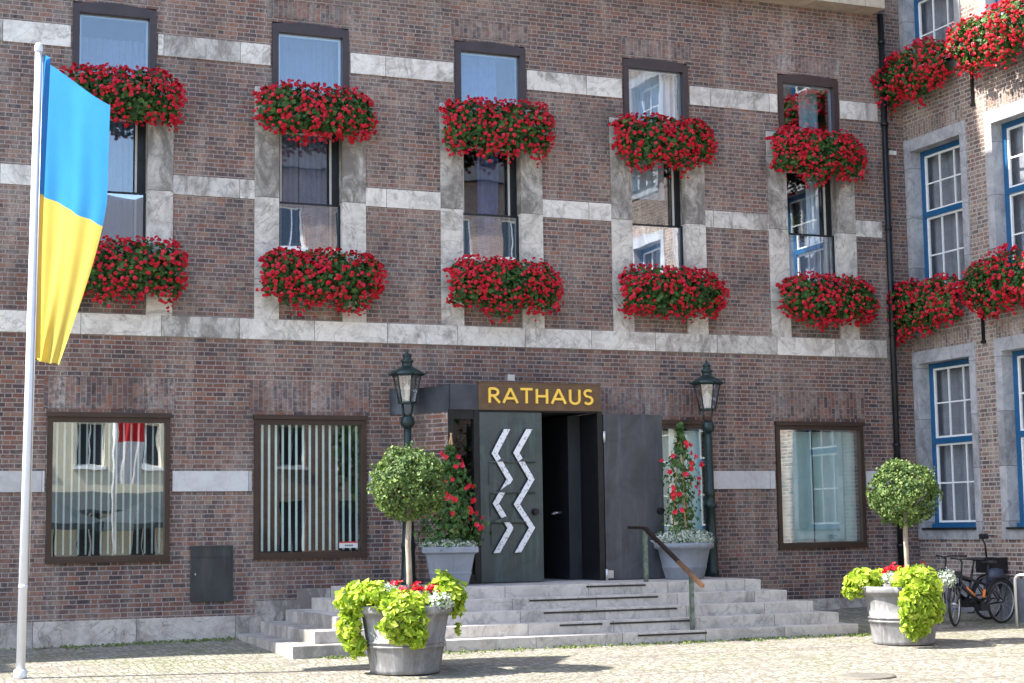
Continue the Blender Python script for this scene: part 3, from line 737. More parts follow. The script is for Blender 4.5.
# ------------------------------------------------------------------ window flower boxes
def make_flowers(L, hgt, depth, rng, leaf_n, flo_n, axis='x'):
    """trough, leaf mass and blooms; local x along the wall, y<0 away from it, z up from the box bottom"""
    tb = BM(); box(tb, -L*.43, L*.43, -.26, -.05, .28, .45); 
    for s in (-1, 1): tube(tb, [(s*L*.3, -.0, .30), (s*L*.3, -.30, .27), (s*L*.3, -.30, .42)], .012, 5)
    lump = [(rng.uniform(-L/2, L/2), rng.uniform(-.6, 1.2), rng.uniform(.12, .3), rng.uniform(-.22, .20)) for _ in range(18)]
    droop = [rng.uniform(.62, 1.22) for _ in range(9)]; bare = [(rng.uniform(-.9, .9), rng.uniform(-.8, .9), rng.uniform(.1, .22)) for _ in range(5)]
    def surf(u, phi, f):
        x = u*L/2
        q = (u+1)/2*8; k = int(min(7, max(0, q))); dr = droop[k]*(1-(q-k))+droop[k+1]*(q-k)
        end = max(.0, 1-abs(u)**4.5)**.5
        rad = 1+sum(a*math.exp(-((x-lx)**2/(lr*lr)+(phi-lp)**2/.25)) for lx, lp, lr, a in lump)
        up, dn = hgt*.52, hgt*.58*dr
        zz_ = math.sin(phi); rz = up if zz_ > 0 else dn
        y = -.14-(depth-.14)*math.cos(phi)*rad*f*(.55+.45*end)
        z = hgt*.5+rz*zz_*rad*f*(.55+.45*end)
        return Vector((x+rng.gauss(0, .02), min(-.03, y), z)), Vector((u*.5, -math.cos(phi), zz_))
    lb = BM(); pts = []
    for _ in range(leaf_n):
        p_, n_ = surf(rng.uniform(-1, 1), rng.uniform(-1.45, 1.75), rng.uniform(.35, .98)); pts.append((p_, n_))
    cloud(lb, pts, .085, .5, rng=rng)
    fb = BM()
    for _ in range(flo_n):
        if rng.random() < .9: u = rng.uniform(-1.03, 1.03)
        else: u = rng.choice((-1, 1))*rng.uniform(1.0, 1.1)
        ph = rng.uniform(-1.5, 1.7)
        if rng.random() < .75 and any(abs(u-bu)*L/2 < br and abs(ph-bp) < br*2.2 for bu, bp, br in bare): continue
        p_, n_ = surf(max(-1, min(1, u)), ph, rng.uniform(.86, 1.12)); p_.x += (u-max(-1, min(1, u)))*L/2
        if rng.random() < .06: p_.z -= rng.uniform(.02, .12)
        s = rng.uniform(.015, .033)
        n_.normalize()
        for q in range(6):
            d = (n_*1.0+Vector((rng.gauss(0, .8), rng.gauss(0, .8), rng.gauss(0, .8)))).normalized()
            t1 = d.cross(Vector((.3, .5, .8))).normalized(); t2 = d.cross(t1); c = p_+d*s*.7
            a0 = rng.uniform(0, 6)
            vs = [fb.verts.new(c+(t1*math.cos(a0+2*math.pi*e/5)+t2*math.sin(a0+2*math.pi*e/5))*s*.95) for e in range(5)]
            fb.faces.new(vs)
    return tb, lb, fb
def place_box(tmpl, loc, rz, label, sx_=1, flip=False, group='flower boxes with red geraniums under the windows'):
    r = empty('flower_box', loc, rz, label, 'flower box', group)
    for nm, me, mt in tmpl:
        o = bpy.data.objects.new(nm, me); C.objects.link(o); o.parent = r
    r.scale = (sx_*(-1 if flip else 1), 1, 1)
    return r
def tmpl(seed, L, h, d, ln, fn):
    out = []
    for nm, bm, mt in zip(('trough', 'foliage', 'blooms'), make_flowers(L, h, d, random.Random(seed), ln, fn), (M['box_wood'], M['leaf_geranium'], M['petal_red'])):
        me = bpy.data.meshes.new(nm); bm.to_mesh(me); bm.free(); me.materials.append(mt); out.append((nm, me, mt))
    return out
T = [tmpl(s, 1.76, .84, .46, 2000, 620) for s in (11, 12, 13, 14, 15)]
ordn = ['leftmost', 'second', 'third', 'fourth', 'fifth']
for i, bx in enumerate(BX):
    where = ['partly hidden by the flag', 'above the window with the small sticker', 'above the left green lantern', 'above the right green lantern', 'nearest the black downpipe'][i]
    place_box(T[i], (bx+.90, -.03, 5.99), 0, f'bushy red geraniums, upper row, {where}', 1.0)
    where = ['partly behind the flag', 'above the window with the small sticker', 'above the left green lantern', 'above the right green lantern', 'nearest the black downpipe'][i]
    place_box(T[(i+2) % 5], (bx+.95+(.05 if i else .0), -.03, 3.42), 0, f'red geraniums, lower row on the brick wall, {where}', 1.02, flip=bool(i % 2))

# ------------------------------------------------------------------ old wing with blue windows (faces -X)
WX = 18.0
wing = empty('old_wing', (WX, -6, BASE), label='old pale brick building with blue framed windows and grey stone surrounds at right', cat='building')
def YZ(a, b, d): return (WX+d, a, b)
def Wp(name, bm, mat, parent=None, label=None):
    if parent is None: return new(name, bm, mat, wing, (-WX, 6, -BASE), label=label)
    return new(name, bm, mat, parent, (0, 0, 0), label=label)
cols = [-.02-2.27*k for k in range(5)]
rows = [(-.10, 2.78, 1.41), (3.93, 6.60, 5.44), (7.98, 10.5, 9.4)]
wh = []
for y1 in cols:
    for a, b, _ in rows: wh.append((y1-1.62, y1-.16, a-.02, b+.02))
bm = BM(); wall_holes(bm, -14, -.002, -2.2, 11.6, wh, YZ, 0, .35); Wp('wall', bm, M['brick_y'])
Hb('interior_wall', M['interior'], [(WX+2.3, WX+2.5, -14, 3, -2.2, 11.6), (WX+.36, WX+2.3, -14.2, -14, -2.2, 11.6), (WX+.36, WX+2.3, .45, .65, -2.2, 11.6)], Wp)
Hb('interior_floor', M['interior'], [(WX+.36, WX+2.3, -14, .4, z, z+.2) for z in (3.1, 7.2)], Wp)
bm = BM(); box(bm, WX-.35, WX+8, -14.4, .8, 11.6, 11.9); Wp('roof', bm, M['roof'])
bm = BM(); box(bm, WX-.05, WX+.05, -14, -.065, -2.2, -.93); Wp('plinth', bm, M['wing_plinth'])
for ri, (z0, z1, zr) in enumerate(rows):
    for ci, y1 in enumerate(cols):
        ya, yb = y1-1.60, y1-.18      # opening
        bm = BM()
        box(bm, WX-.02, WX+.20, y1-1.76, ya, z0, z1); box(bm, WX-.02, WX+.20, yb, y1, z0, z1)
        box(bm, WX-.025, WX+.20, y1-1.76, y1, z1, z1+.22); box(bm, WX-.03, WX+.20, y1-1.76, y1, z0-.20, z0)
        Wp('stone_surround', bm, M['bluestone'])
        bm = BM(); box(bm, WX-.006, WX+.02, y1-1.70, y1-.06, z1+.225, z1+.47); Wp('brick_arch', bm, M['soldier_y'])
        bm = BM()
        def fr(bm, a, b, zz0, zz1, w, x0_, x1_):
            box(bm, x0_, x1_, a, a+w, zz0, zz1); box(bm, x0_, x1_, b-w, b, zz0, zz1); box(bm, x0_, x1_, a+w, b-w, zz1-w, zz1); box(bm, x0_, x1_, a+w, b-w, zz0, zz0+w)
        fr(bm, ya, yb, z0+.0, z1, .09, WX+.20, WX+.30); box(bm, WX+.19, WX+.29, ya+.09, yb-.09, zr-.05, zr+.05)
        box(bm, WX+.12, WX+.20, ya+.02, yb-.02, z0, z0+.07)
        win = Wp('window', bm, M['blue_paint'])
        bm = BM(); box(bm, WX-.07, WX+.10, ya-.02, yb+.02, z0-.035, z0+.002); Wp('sill', bm, M['black_metal'], win)
        bm = BM()
        for (a, b) in ((z0+.09, zr-.05), (zr+.05, z1-.09)):
            fr(bm, ya+.091, yb-.091, a+.001, b-.001, .035, WX+.225, WX+.265)
            for q in (1, 2):
                yy = ya+.09+(yb-ya-.18)*q/3; box(bm, WX+.23, WX+.26, yy-.012, yy+.012, a+.036, b-.036)
            zz_ = (a+b)/2
            for q in range(3):
                y_a = ya+.09+(yb-ya-.18)*q/3+(.013 if q else .036); y_b = ya+.09+(yb-ya-.18)*(q+1)/3-(.013 if q < 2 else .036)
                box(bm, WX+.232, WX+.258, y_a, y_b, zz_-.012, zz_+.012)
        Wp('glazing_bars', bm, M['white_paint'], win)
        bm = BM(); box(bm, WX+.243, WX+.247, ya+.1, yb-.1, z0+.1, z1-.1); Wp('pane', bm, M['glass_soft'], win)
        bm = BM(); nn = 24
        A = [bm.verts.new((WX+.42+.02*math.sin(q*1.1), yb+.1-(yb-ya+.2)*q/nn*(.66 if ci % 2 == 0 else 1), z0-.1)) for q in range(nn+1)]; B = [bm.verts.new((v.co.x, v.co.y, z1+.1)) for v in A]
        for q in range(nn): bm.faces.new((A[q], A[q+1], B[q+1], B[q])).smooth = True
        Wp('curtain', bm, M['curtain_wing'], win)
for (y, za, zb) in ((-2.03, 7.05, 7.95), (-2.03, 3.0, 3.5)):
    bm = BM(); box(bm, WX-.04, WX+.0, y-.025, y+.025, za, zb); box(bm, WX-.045, WX-.003, y-.045, y+.045, za-.05, za); Wp('wall_anchor', bm, M['black_metal'])
TW = [tmpl(s, 2.0, .92, .55, 2100, 620) for s in (31, 32, 33, 34)]
wl = [((-.70, 7.40), 'red geraniums hanging highest in the corner by the downpipe, in shade'), ((-2.95, 7.48), 'sunlit orange red geraniums at the top right corner'),
      ((-.72, 3.28), 'red geraniums under the middle blue window beside the downpipe'), ((-3.0, 3.38), 'red geraniums at the right edge beside the wall anchor, middle row')]
for (yz, lb), tm in zip(wl, TW):
    place_box(tm, (WX-.04, yz[0], yz[1]), -math.pi/2, lb, .97, group='geranium boxes on the old wing')

# ------------------------------------------------------------------ flagpole and flag
FP = (2.30, -4.1); fz = gz(*FP)
fp = empty('flagpole', (FP[0], FP[1], fz), label='tall white flagpole at the left edge carrying the blue and yellow flag', cat='flagpole')
bm = BM(); tube(bm, [(0, 0, 0), (.036, 0, 3), (.085, 0, 7.58)], [.053, .049, .042], 16)
lathe(bm, [(.075, 0), (.078, .02), (.078, .09), (.058, .11)], 16)
tube(bm, [(.014, 0, 1.05), (.014, 0, 1.09)], .055, 16); new('pole', bm, M['pole_white'], fp)
bm = BM(); lathe(bm, [(.048, 7.56), (.054, 7.58), (.050, 7.64), (.03, 7.67), (.005, 7.68)], 16, cx=.085); new('cap', bm, M['pole_white'], fp)
bm = BM(); tube(bm, [(.066, -.03, .5), (.062, -.035, 3.5), (.055, -.03, 7.2)], .006, 5); tube(bm, [(.10, -.03, 0.9), (.095, -.03, 3.2)], .03, 6)
bm.free(); bm = BM(); tube(bm, [(.075, -.03, 1.2), (.095, -.035, 3.5), (.135, -.03, 7.5)], .007, 5); new('halyard', bm, M['silver'], fp)
# flag: hangs from a short arm, blown towards the wall, gathered towards the bottom
bm = BM(); NU, NV = 90, 140
ztop = 5.86; zbot = 2.12
flag_split = int(NV*.47)
grid = []
for j in range(NV+1):
    v_ = j/NV
    row_ = []
    width = 1.33*(1-.60*max(0, (v_-.36)/.64)**1.35)
    for i in range(NU+1):
        u = i/NU
        zt_ = ztop-.36*max(0, u-.18)**.9*1.15+.05*math.sin(u*3.1)
        zb_ = zbot+.0-.05*u
        z = zt_+(zb_-zt_)*v_
        uf = .15
        if u < .12: f = u/.12*uf; lay = 0
        elif u < .22: f = uf-(u-.12)/.10*(uf-.02); lay = .022*(u-.12)/.10
        else: f = .02+(u-.22)/.78*(width-.02); lay = .03
        amp = .034*(.35+.65*v_)
        wob = amp*math.sin(u*9.5+v_*1.7)+.016*math.sin(u*19+2.1*v_+.6)*(v_**.5)+.02*math.sin(u*31-v_*5)*v_
        dx, dy = .74, .67
        x = FP[0]+.055+f*dx-(wob+lay)*dy*1.0; y = FP[1]+.0+f*dy+(wob+lay)*dx*1.4
        z += -.0*u-.08*math.sin(math.pi*u)*math.exp(-v_*9)*.9+.008*math.sin(u*23)*v_
        x += .0115*(z-fz)-.05*v_
        row_.append(bm.verts.new((x-FP[0], y-FP[1], z-zbot)))
    grid.append(row_)
for j in range(NV):
    for i in range(NU):
        f = bm.faces.new((grid[j][i], grid[j][i+1], grid[j+1][i+1], grid[j+1][i])); f.material_index = 0 if j < flag_split else 1; f.smooth = True
new('flag', bm, [M['flag_blue'], M['flag_yellow']], None, (FP[0], FP[1], zbot), label='long hanging flag, sky blue above yellow, on the white flagpole', cat='flag')

# ------------------------------------------------------------------ tubs and plants
def shell_pts(c, r, n, rng, f0=.75, f1=1.0, zmin=None, squash=None):
    out = []
    for _ in range(n):
        d = Vector((rng.gauss(0, 1), rng.gauss(0, 1), rng.gauss(0, 1))).normalized()
        if zmin is not None and d.z < zmin: d.z = abs(d.z); d.normalize()
        rr = rng.uniform(f0, f1)*(1+.05*math.sin(d.x*5+d.z*4)+.04*math.sin(d.y*7-d.z*5)+.015*math.sin(d.x*13+d.y*11)+.015*math.sin(d.z*17-d.x*9))
        out.append((Vector(c)+Vector((d.x*r[0], d.y*r[1], d.z*r[2]))*rr, d))
    return out
def tub(loc, label):
    r = empty('planter_tub', loc, 0, label, 'planter', 'large grey tubs holding ball shaped trees')
    bm = BM(); lathe(bm, [(.0001,.0),(.40,.0),(.425,.01),(.43,.05),(.455,.24),(.47,.31),(.485,.315),(.485,.335),(.472,.34),(.475,.36),(.49,.365),(.49,.385),(.475,.39),(.52,.66),(.545,.70),(.59,.72),(.60,.74),(.60,.80),(.585,.815),(.55,.81),(.53,.74),(.0001,.73)], 48)
    new('tub', bm, M['zinc'], r)
    bm = BM(); lathe(bm, [(.0001, .735), (.53, .742), (.0001, .76)], 24); new('soil', bm, M['soil'], r)
    return r
def ball_tree(loc, zc, rad, seed, label):
    rng = random.Random(seed)
    r = empty('ball_tree', loc, 0, label, 'tree', 'ball shaped trees standing in tubs')
    bm = BM(); tube(bm, [(0, 0, 0), (.012, .01, .4), (-.006, 0, .8), (.015, 0, zc-.25), (0, 0, zc)], [.045, .036, .034, .034, .02], 10)
    for k in range(14):
        a = rng.uniform(0, 6.28); e = rng.uniform(-.2, 1.3); L = rad*.8
        tube(bm, [(0, 0, zc-.28), (L*.5*math.cos(a)*math.cos(e), L*.5*math.sin(a)*math.cos(e), zc-.2+L*.4*math.sin(e)), (L*math.cos(a)*math.cos(e), L*math.sin(a)*math.cos(e), zc-.05+L*math.sin(e))], [.014, .009, .004], 5)
    new('trunk', bm, M['bark'], r)
    bm = BM(); pts = shell_pts((0, 0, zc), (rad, rad, rad*.94), 6600, rng, .80, 1.01)+shell_pts((0, 0, zc), (rad, rad, rad*.94), 1000, rng, .35, .72)
    for k in range(18):   # twigs breaking the outline
        d = Vector((rng.gauss(0, 1), rng.gauss(0, 1), rng.gauss(.5, .8))).normalized()
        for q in range(5): pts.append((Vector((0, 0, zc))+d*rad*(.98+.03*q)+Vector((rng.gauss(0, .012),)*3), d))
    hol = [Vector((rng.gauss(0, 1), rng.gauss(0, 1), rng.gauss(0, 1))).normalized() for _ in range(26)]
    pts = [(p_, d_) for p_, d_ in pts if not any(d_.dot(h_) > .975 and (p_-Vector((0, 0, zc))).length > rad*.86 for h_ in hol)]
    cloud(bm, pts, .045, .65, jit=.4, rng=rng, fold=.25, up=.3)
    new('crown', bm, M['leaf_bay'], r)
    return r
def leaves(name, loc, clumps, size, mat, seed, label, cat, group=None, dens=1.0, keep_out=None):
    rng = random.Random(seed); bm = BM(); pts = []
    for (c, r_, n_) in clumps:
        for p_, d in shell_pts(c, r_, int(n_*dens*1.25), rng, .55, 1.05):
            if keep_out and keep_out(p_): continue
            pts.append((p_, d))
    cloud(bm, pts, size, .6, jit=.5, rng=rng, fold=.3, up=.8)
    return new(name, bm, mat, None, loc, label=label, cat=cat, group=group)
def blooms(bm, pts, s, rng, petals=5):
    for p_, n_ in pts:
        n_ = (Vector(n_)+Vector((rng.gauss(0, .4), rng.gauss(0, .4), rng.gauss(0, .4)))).normalized()
        t1 = n_.cross(Vector((.3, .5, .8))).normalized(); t2 = n_.cross(t1); a0 = rng.uniform(0, 6); ss = s*rng.uniform(.75, 1.25)
        for e in range(petals):
            a = a0+2*math.pi*e/petals; d = t1*math.cos(a)+t2*math.sin(a); pr = t1*-math.sin(a)+t2*math.cos(a)
            c = Vector(p_)
            bm.faces.new([bm.verts.new(q) for q in (c, c+d*ss*.6+pr*ss*.42+n_*ss*.12, c+d*ss+n_*ss*.3, c+d*ss*.6-pr*ss*.42+n_*ss*.12)])

fpos = (6.66, -5.32); fz0 = gz(*fpos)
rpos = (14.27, -4.72); rz0 = gz(*rpos)
tub((fpos[0], fpos[1], fz0), 'large grey tub with lime foliage standing in front of the steps, left')
tub((rpos[0], rpos[1], rz0), 'large grey tub with lime foliage right of the steps, near the bicycles')
ball_tree((fpos[0]+.05, fpos[1], fz0+.73), .55-(fz0+.73), .475, 5, 'clipped ball shaped bay tree in the left tub in front of the left lantern')
ball_tree((rpos[0]+.10, rpos[1], rz0+.73), .42-(rz0+.73), .50, 6, 'clipped ball shaped bay tree in the right tub in front of the blue window')
# view directions at the two tubs: left-right axis (ux,uy) and towards the viewer (vx,vy)
def local(ang):
    ca, sa = math.cos(ang), math.sin(ang)
    return lambda a, b, z: (a*ca-b*(-sa)*-1*-1 if False else a*ca+b*(-sa), -a*sa+b*(-ca), z)
LF = local(R(18.8)); LR = local(R(35))     # a: to the viewer's right, b: towards the viewer
def ko(c0):
    return lambda p: (p[2] < .70 and (p[0]**2+p[1]**2) < (.44+.17*max(0, p[2])/.73)**2)
leaves('lime_vine', (fpos[0], fpos[1], fz0),
       [(LF(-.56,.12,.86),(.27,.26,.24),420), (LF(-.64,.12,.56),(.17,.20,.28),340), (LF(-.57,.16,.36),(.11,.13,.18),140), (LF(-.35,.3,.95),(.26,.25,.16),220)],
       .088, M['leaf_lime'], 21, 'lime green trailing vine spilling down the left side of the left tub', 'plant', None, keep_out=ko(0))
leaves('lime_vine', (fpos[0], fpos[1], fz0),
       [(LF(.0,.42,.82),(.34,.28,.17),420), (LF(-.02,.62,.62),(.30,.12,.24),360), (LF(.14,.62,.48),(.12,.1,.16),90)],
       .088, M['leaf_lime'], 22, 'lime green vine hanging over the front of the left tub', 'plant', None, keep_out=ko(0))
leaves('lime_vine', (fpos[0], fpos[1], fz0),
       [(LF(.50,.10,.96),(.24,.24,.17),300), (LF(.62,.08,.80),(.11,.15,.15),130), (LF(.46,.0,1.1),(.1,.1,.12),60), (LF(.64,.05,.5),(.04,.05,.08),12)],
       .080, M['leaf_lime'], 23, 'small lime green vine at the right rim of the left tub', 'plant', None, keep_out=ko(0))
leaves('white_flowers', (fpos[0], fpos[1], fz0), [(LF(-.22,.30,1.0),(.14,.14,.08),260)], .035, M['white_bloom'], 24, 'tiny white blossoms left of the trunk in the left tub', 'flowers')
leaves('white_flowers', (fpos[0], fpos[1], fz0), [(LF(.42,.36,.86),(.17,.14,.12),320)], .035, M['white_bloom'], 240, 'tiny white blossoms on the right rim of the left tub', 'flowers')
leaves('lime_vine', (rpos[0], rpos[1], rz0),
       [(LR(-.52,.1,.86),(.26,.24,.20),420), (LR(-.70,.1,.78),(.12,.14,.15),120), (LR(-.3,.0,.95),(.2,.2,.1),120)],
       .080, M['leaf_lime'], 25, 'small lime green vine at the left rim of the right tub', 'plant', None, keep_out=ko(0))
leaves('lime_vine', (rpos[0], rpos[1], rz0),
       [(LR(.20,.38,.86),(.36,.30,.24),650), (LR(.22,.62,.56),(.32,.14,.30),620), (LR(.16,.62,.30),(.22,.11,.20),330), (LR(.42,.42,.55),(.13,.16,.26),220)],
       .088, M['leaf_lime'], 26, 'big lime green vine spilling down the front of the right tub', 'plant', None, keep_out=ko(0))
leaves('white_flowers', (rpos[0], rpos[1], rz0), [(LR(.62,.0,.92),(.14,.16,.14),260)], .035, M['white_bloom'], 27, 'tiny white blossoms behind the big vine of the right tub', 'flowers')
leaves('white_flowers', (rpos[0], rpos[1], rz0), [(LR(-.12,.3,.92),(.16,.16,.1),200)], .035, M['white_bloom'], 270, 'tiny white blossoms below the trunk in the right tub', 'flowers')
for pos, L_, z_, lab, sd_, pl in ((fpos, LF, fz0, 'red geranium heads among lime leaves in the left tub', 28, [(.12,.1,1.02),(.16,.15,1.0),(.3,.2,1.0),(.36,.1,1.02),(.42,.2,.96),(.58,.15,.99),(-.02,.1,1.0),(-.1,0,1.05)]),
                             (rpos, LR, rz0, 'red and orange geranium heads behind the lime leaves of the right tub', 29, [(-.22,.1,1.02),(-.15,.05,1.05),(-.08,.1,1.06),(0,.0,1.05),(.08,.05,1.03),(.3,-.1,1.1)])):
    rng = random.Random(sd_)
    r = empty('geranium', (pos[0], pos[1], z_+.74), 0, lab, 'flowers')
    for a, b, zz_ in pl:
        bm = BM(); pts = []
        for q in range(14): pts.append((Vector(L_(a, b, zz_-.74))+Vector((rng.gauss(0, .03), rng.gauss(0, .03), rng.gauss(0, .02))), (0, -.5, .8)))
        blooms(bm, pts, .03, rng); new('flower_head', bm, M['petal_red'], r)
    bm = BM(); pts = []
    for a, b, zz_ in pl:
        for q in range(14): pts.append((Vector(L_(a, b, zz_-.80))+Vector((rng.gauss(0, .06), rng.gauss(0, .06), rng.gauss(0, .04))), (0, -.3, 1)))
    cloud(bm, pts, .07, rng=rng); new('foliage', bm, M['leaf_geranium'], r)

# pots on the platform with climbing plants
def pot(loc, square, label, rz=0):
    bm = BM(); pr = [(.0001,0),(.29,0),(.30,.02),(.345,.17),(.352,.18),(.352,.20),(.35,.21),(.405,.46),(.44,.475),(.47,.49),(.47,.55),(.45,.57),(.42,.56),(.41,.5),(.0001,.49)]
    if square: lathe(bm, pr, 4, smooth=False, rot=math.pi/4*0, square=True)
    else: lathe(bm, pr, 36)
    return new('flower_pot', bm, M['zinc_pale'], None, loc, label=label, cat='flower pot')
p1 = (8.72, -1.30, -.835); p2 = (12.66, -1.25, -.835)
o = pot(p1, True, 'square tapered grey pot on the platform left of the doors'); o.rotation_euler = (0, 0, R(-18)); o.scale = (.87, .87, 1.0)
pot(p2, False, 'round pale blue grey pot on the platform right of the doors')
def climber(loc, h, prof, n, fl, seed, label, stake_h):
    rng = random.Random(seed)
    r = empty('climbing_plant', loc, 0, label, 'plant')
    bm = BM()
    for k in range(3):
        a = k*2.09+.4; tube(bm, [(.17*math.cos(a), .17*math.sin(a), 0), (.02*math.cos(a), .02*math.sin(a), stake_h-.12), (-.012*math.cos(a), -.012*math.sin(a), stake_h)], .012, 5)
    new('stake', bm, M['stake'], r)
    def rad(z):
        t_ = z/h*(len(prof)-1); k = min(len(prof)-2, int(t_)); return prof[k]*(1-t_+k)+prof[k+1]*(t_-k)
    bm = BM(); pts = []
    for _ in range(n):
        z = rng.uniform(0, h); z = z if rng.random() < .9 else z*.5
        a = rng.uniform(0, 6.283); rr = rad(z)*rng.uniform(.35, 1.05)*(1+.25*math.sin(a*2+z*9))
        pts.append((Vector((rr*math.cos(a), rr*math.sin(a), z+rng.gauss(0, .02))), (math.cos(a), math.sin(a), .2)))
    cloud(bm, pts, .075, .5, rng=rng, up=.4); 
    for k in range(5):
        a0 = rng.uniform(0, 6); tube(bm, [(rad(z_)*.5*math.cos(a0+z_*5), rad(z_)*.5*math.sin(a0+z_*5), z_) for z_ in [h*q/16 for q in range(17)]], .006, 4)
    new('foliage', bm, M['leaf_climber'], r)
    bm = BM(); pts = []
    for _ in range(fl):
        z = rng.uniform(h*.2, h*.95); a = rng.uniform(0, 6.283) if rng.random() < .3 else rng.uniform(-2.8, -.4); rr = rad(z)*rng.uniform(.95, 1.25)+.03
        for q in range(2): pts.append((Vector((rr*math.cos(a)+rng.gauss(0, .012), rr*math.sin(a)+rng.gauss(0, .012), z+rng.gauss(0, .012))), (math.cos(a), math.sin(a)-.4, .1)))
    blooms(bm, pts, .040, rng); new('blooms', bm, M['petal_red'], r)
climber((p1[0]+.04, p1[1], -.30), 1.52, [.36,.44,.42,.36,.29,.22,.13,.05], 1600, 34, 51, 'dense climbing plant with red flowers on bamboo stakes in the square pot', 1.72)
climber((p2[0]-.02, p2[1], -.30), 1.88, [.36,.30,.26,.36,.24,.22,.32,.12,.08,.03], 620, 26, 52, 'slender airy climbing plant with red flowers in the round pot', 1.80)
leaves('white_flowers', p1, [((0,0,.60),(.42,.42,.09),1300)], .035, M['white_bloom'], 53, 'ring of tiny white flowers in the square pot left of the doors', 'flowers')
leaves('white_flowers', p2, [((0,0,.62),(.46,.46,.19),2600)], .033, M['white_bloom'], 54, 'mound of tiny white flowers filling the round pot', 'flowers')

# ------------------------------------------------------------------ bicycles and stand
def bike():
    r = empty('bicycle', (0, 0, 0))      # local x forwards, wheels at x=0 (rear) and x=1.12 (front)
    WR = .345; WB = 1.12
    def wheel(x, rot=0):
        bm = BM(); n = 32
        tube(bm, [((WR-.045)*math.cos(2*math.pi*k/n), 0, (WR-.045)*math.sin(2*math.pi*k/n)) for k in range(n)], .010, 6, closed=True)
        for k in range(14):
            a = 2*math.pi*k/14; tube(bm, [(0, .02*(-1)**k, 0), ((WR-.045)*math.cos(a), 0, (WR-.045)*math.sin(a))], .0025, 3)
        tube(bm, [(0, -.05, 0), (0, .05, 0)], .025, 8)
        w = new('wheel', bm, M['silver'], r, (x, 0, WR)); w.rotation_euler = (0, 0, rot)
        bm = BM(); tube(bm, [((WR-.022)*math.cos(2*math.pi*k/n), 0, (WR-.022)*math.sin(2*math.pi*k/n)) for k in range(n)], .023, 8, closed=True)
        new('tyre', bm, M['rubber'], w)
        bm = BM(); a0, a1 = (20, 190) if x == 0 else (10, 150)
        tube(bm, [((WR+.03)*math.cos(R(a0+(a1-a0)*k/14)), 0, (WR+.03)*math.sin(R(a0+(a1-a0)*k/14))) for k in range(15)], .018, 6); new('mudguard', bm, M['bike_black'], w)
    wheel(0); wheel(WB, R(26))
    bm = BM()
    bb = (.46, 0, .30); hd1 = (.93, 0, .80); hd0 = (.97, 0, .66); st = (.31, 0, .82)
    tube(bm, [hd0, bb], .036, 8); tube(bm, [(.94, 0, .78), (.36, 0, .62)], .02, 8); tube(bm, [bb, st], .019, 8)
    for s in (-1, 1): tube(bm, [bb, (0, .05*s, WR)], .012, 6); tube(bm, [(.34, 0, .68), (0, .05*s, WR)], .010, 6)
    tube(bm, [hd1, hd0], .024, 8)
    for s in (-1, 1): tube(bm, [(.97, .0, .66), (.99, .045*s, .60), (WB, .045*s, WR)], .014, 6)
    box(bm, .38, .55, -.06, .06, .22, .36)
    for s in (-1, 1): tube(bm, [(-.38, .06*s, .74), (.25, .05*s, .72)], .008, 5); tube(bm, [(0, .055*s, WR), (-.15, .06*s, .74)], .008, 5)
    new('frame', bm, M['bike_black'], r)
    bm = BM(); tube(bm, [(.86, 0, .59), (.66, 0, .455)], .0385, 8)
    o_ = new('orange_stripe', bm, M['orange'], r); bm = BM(); tube(bm, [(.393, 0, .55), (.425, 0, .42)], .0235, 8); new('orange_stripe', bm, M['orange'], r)
    bm = BM(); tube(bm, [st, (.27, 0, .96)], .014, 8)
    s0 = Matrix.Translation((.24, 0, .97))
    lathe(bm, [(.001, .0), (.07, .0), (.085, .02), (.07, .05), (.001, .055)], 12, cx=.20, cy=0)
    for v in bm.verts:
        if v.co.z < .1: v.co = Vector((.2+(v.co.x-.2)*1.25, v.co.y, v.co.z+.95))
    box(bm, .24, .42, -.022, .022, .965, .99); new('saddle', bm, M['rubber'], r)
    bm = BM(); tube(bm, [(.93, 0, .80), (.90, 0, .98), (.93, 0, 1.02)], .014, 8); tube(bm, [(.78, -.31, 1.04), (.90, -.18, 1.05), (.95, 0, 1.03), (.90, .18, 1.05), (.78, .31, 1.04)], .013, 8)
    for s in (-1, 1): tube(bm, [(.76, s*.32, 1.04), (.86, s*.24, 1.045)], .02, 8)
    box(bm, .98, 1.04, -.035, .035, .78, .85); new('handlebar', bm, M['rubber'], r)
    bm = BM(); tube(bm, [(.46, -.09, .30), (.46, .09, .30)], .012, 6); tube(bm, [(.46, -.09, .30), (.58, -.09, .19)], .01, 6); tube(bm, [(.46, .09, .30), (.34, .09, .41)], .01, 6)
    box(bm, .53, .63, -.16, -.09, .18, .20); box(bm, .29, .39, .09, .16, .40, .42); tube(bm, [(.46, -.075, .30), (.46, -.06, .30)], .09, 16); new('crank', bm, M['bike_black'], r)
    return r
b1 = bike(); b1.scale = (1.0,)*3; b1.location = (17.55, -2.73, gz(17.0, -2.8)); b1.rotation_euler = (0, 0, R(193))
tag(b1, 'black electric bicycle with orange stripes parked nearest, by the blue window', 'bicycle', 'bicycles parked by the old wing')
b2 = copy_tree(b1); b2.location = (17.66, -2.25, gz(17.2, -2.3)); b2.rotation_euler = (0, 0, R(189))
b2['label'] = 'black bicycle with a rear basket parked behind, against the wall'
for ch in list(b2.children):
    if ch.name.startswith('orange_stripe'): bpy.data.objects.remove(ch)
bm = BM()
Mx = Matrix.Identity(4)
box(bm, -.42, .06, -.17, .17, .76, .78)
for (a, b, c, d) in ((-.42,-.41,-.17,.17), (.05,.06,-.17,.17), (-.42,.06,-.17,-.16), (-.42,.06,.16,.17)): box(bm, a, b, c, d, .78, 1.0)
new('basket', bm, M['bike_black'], b2)
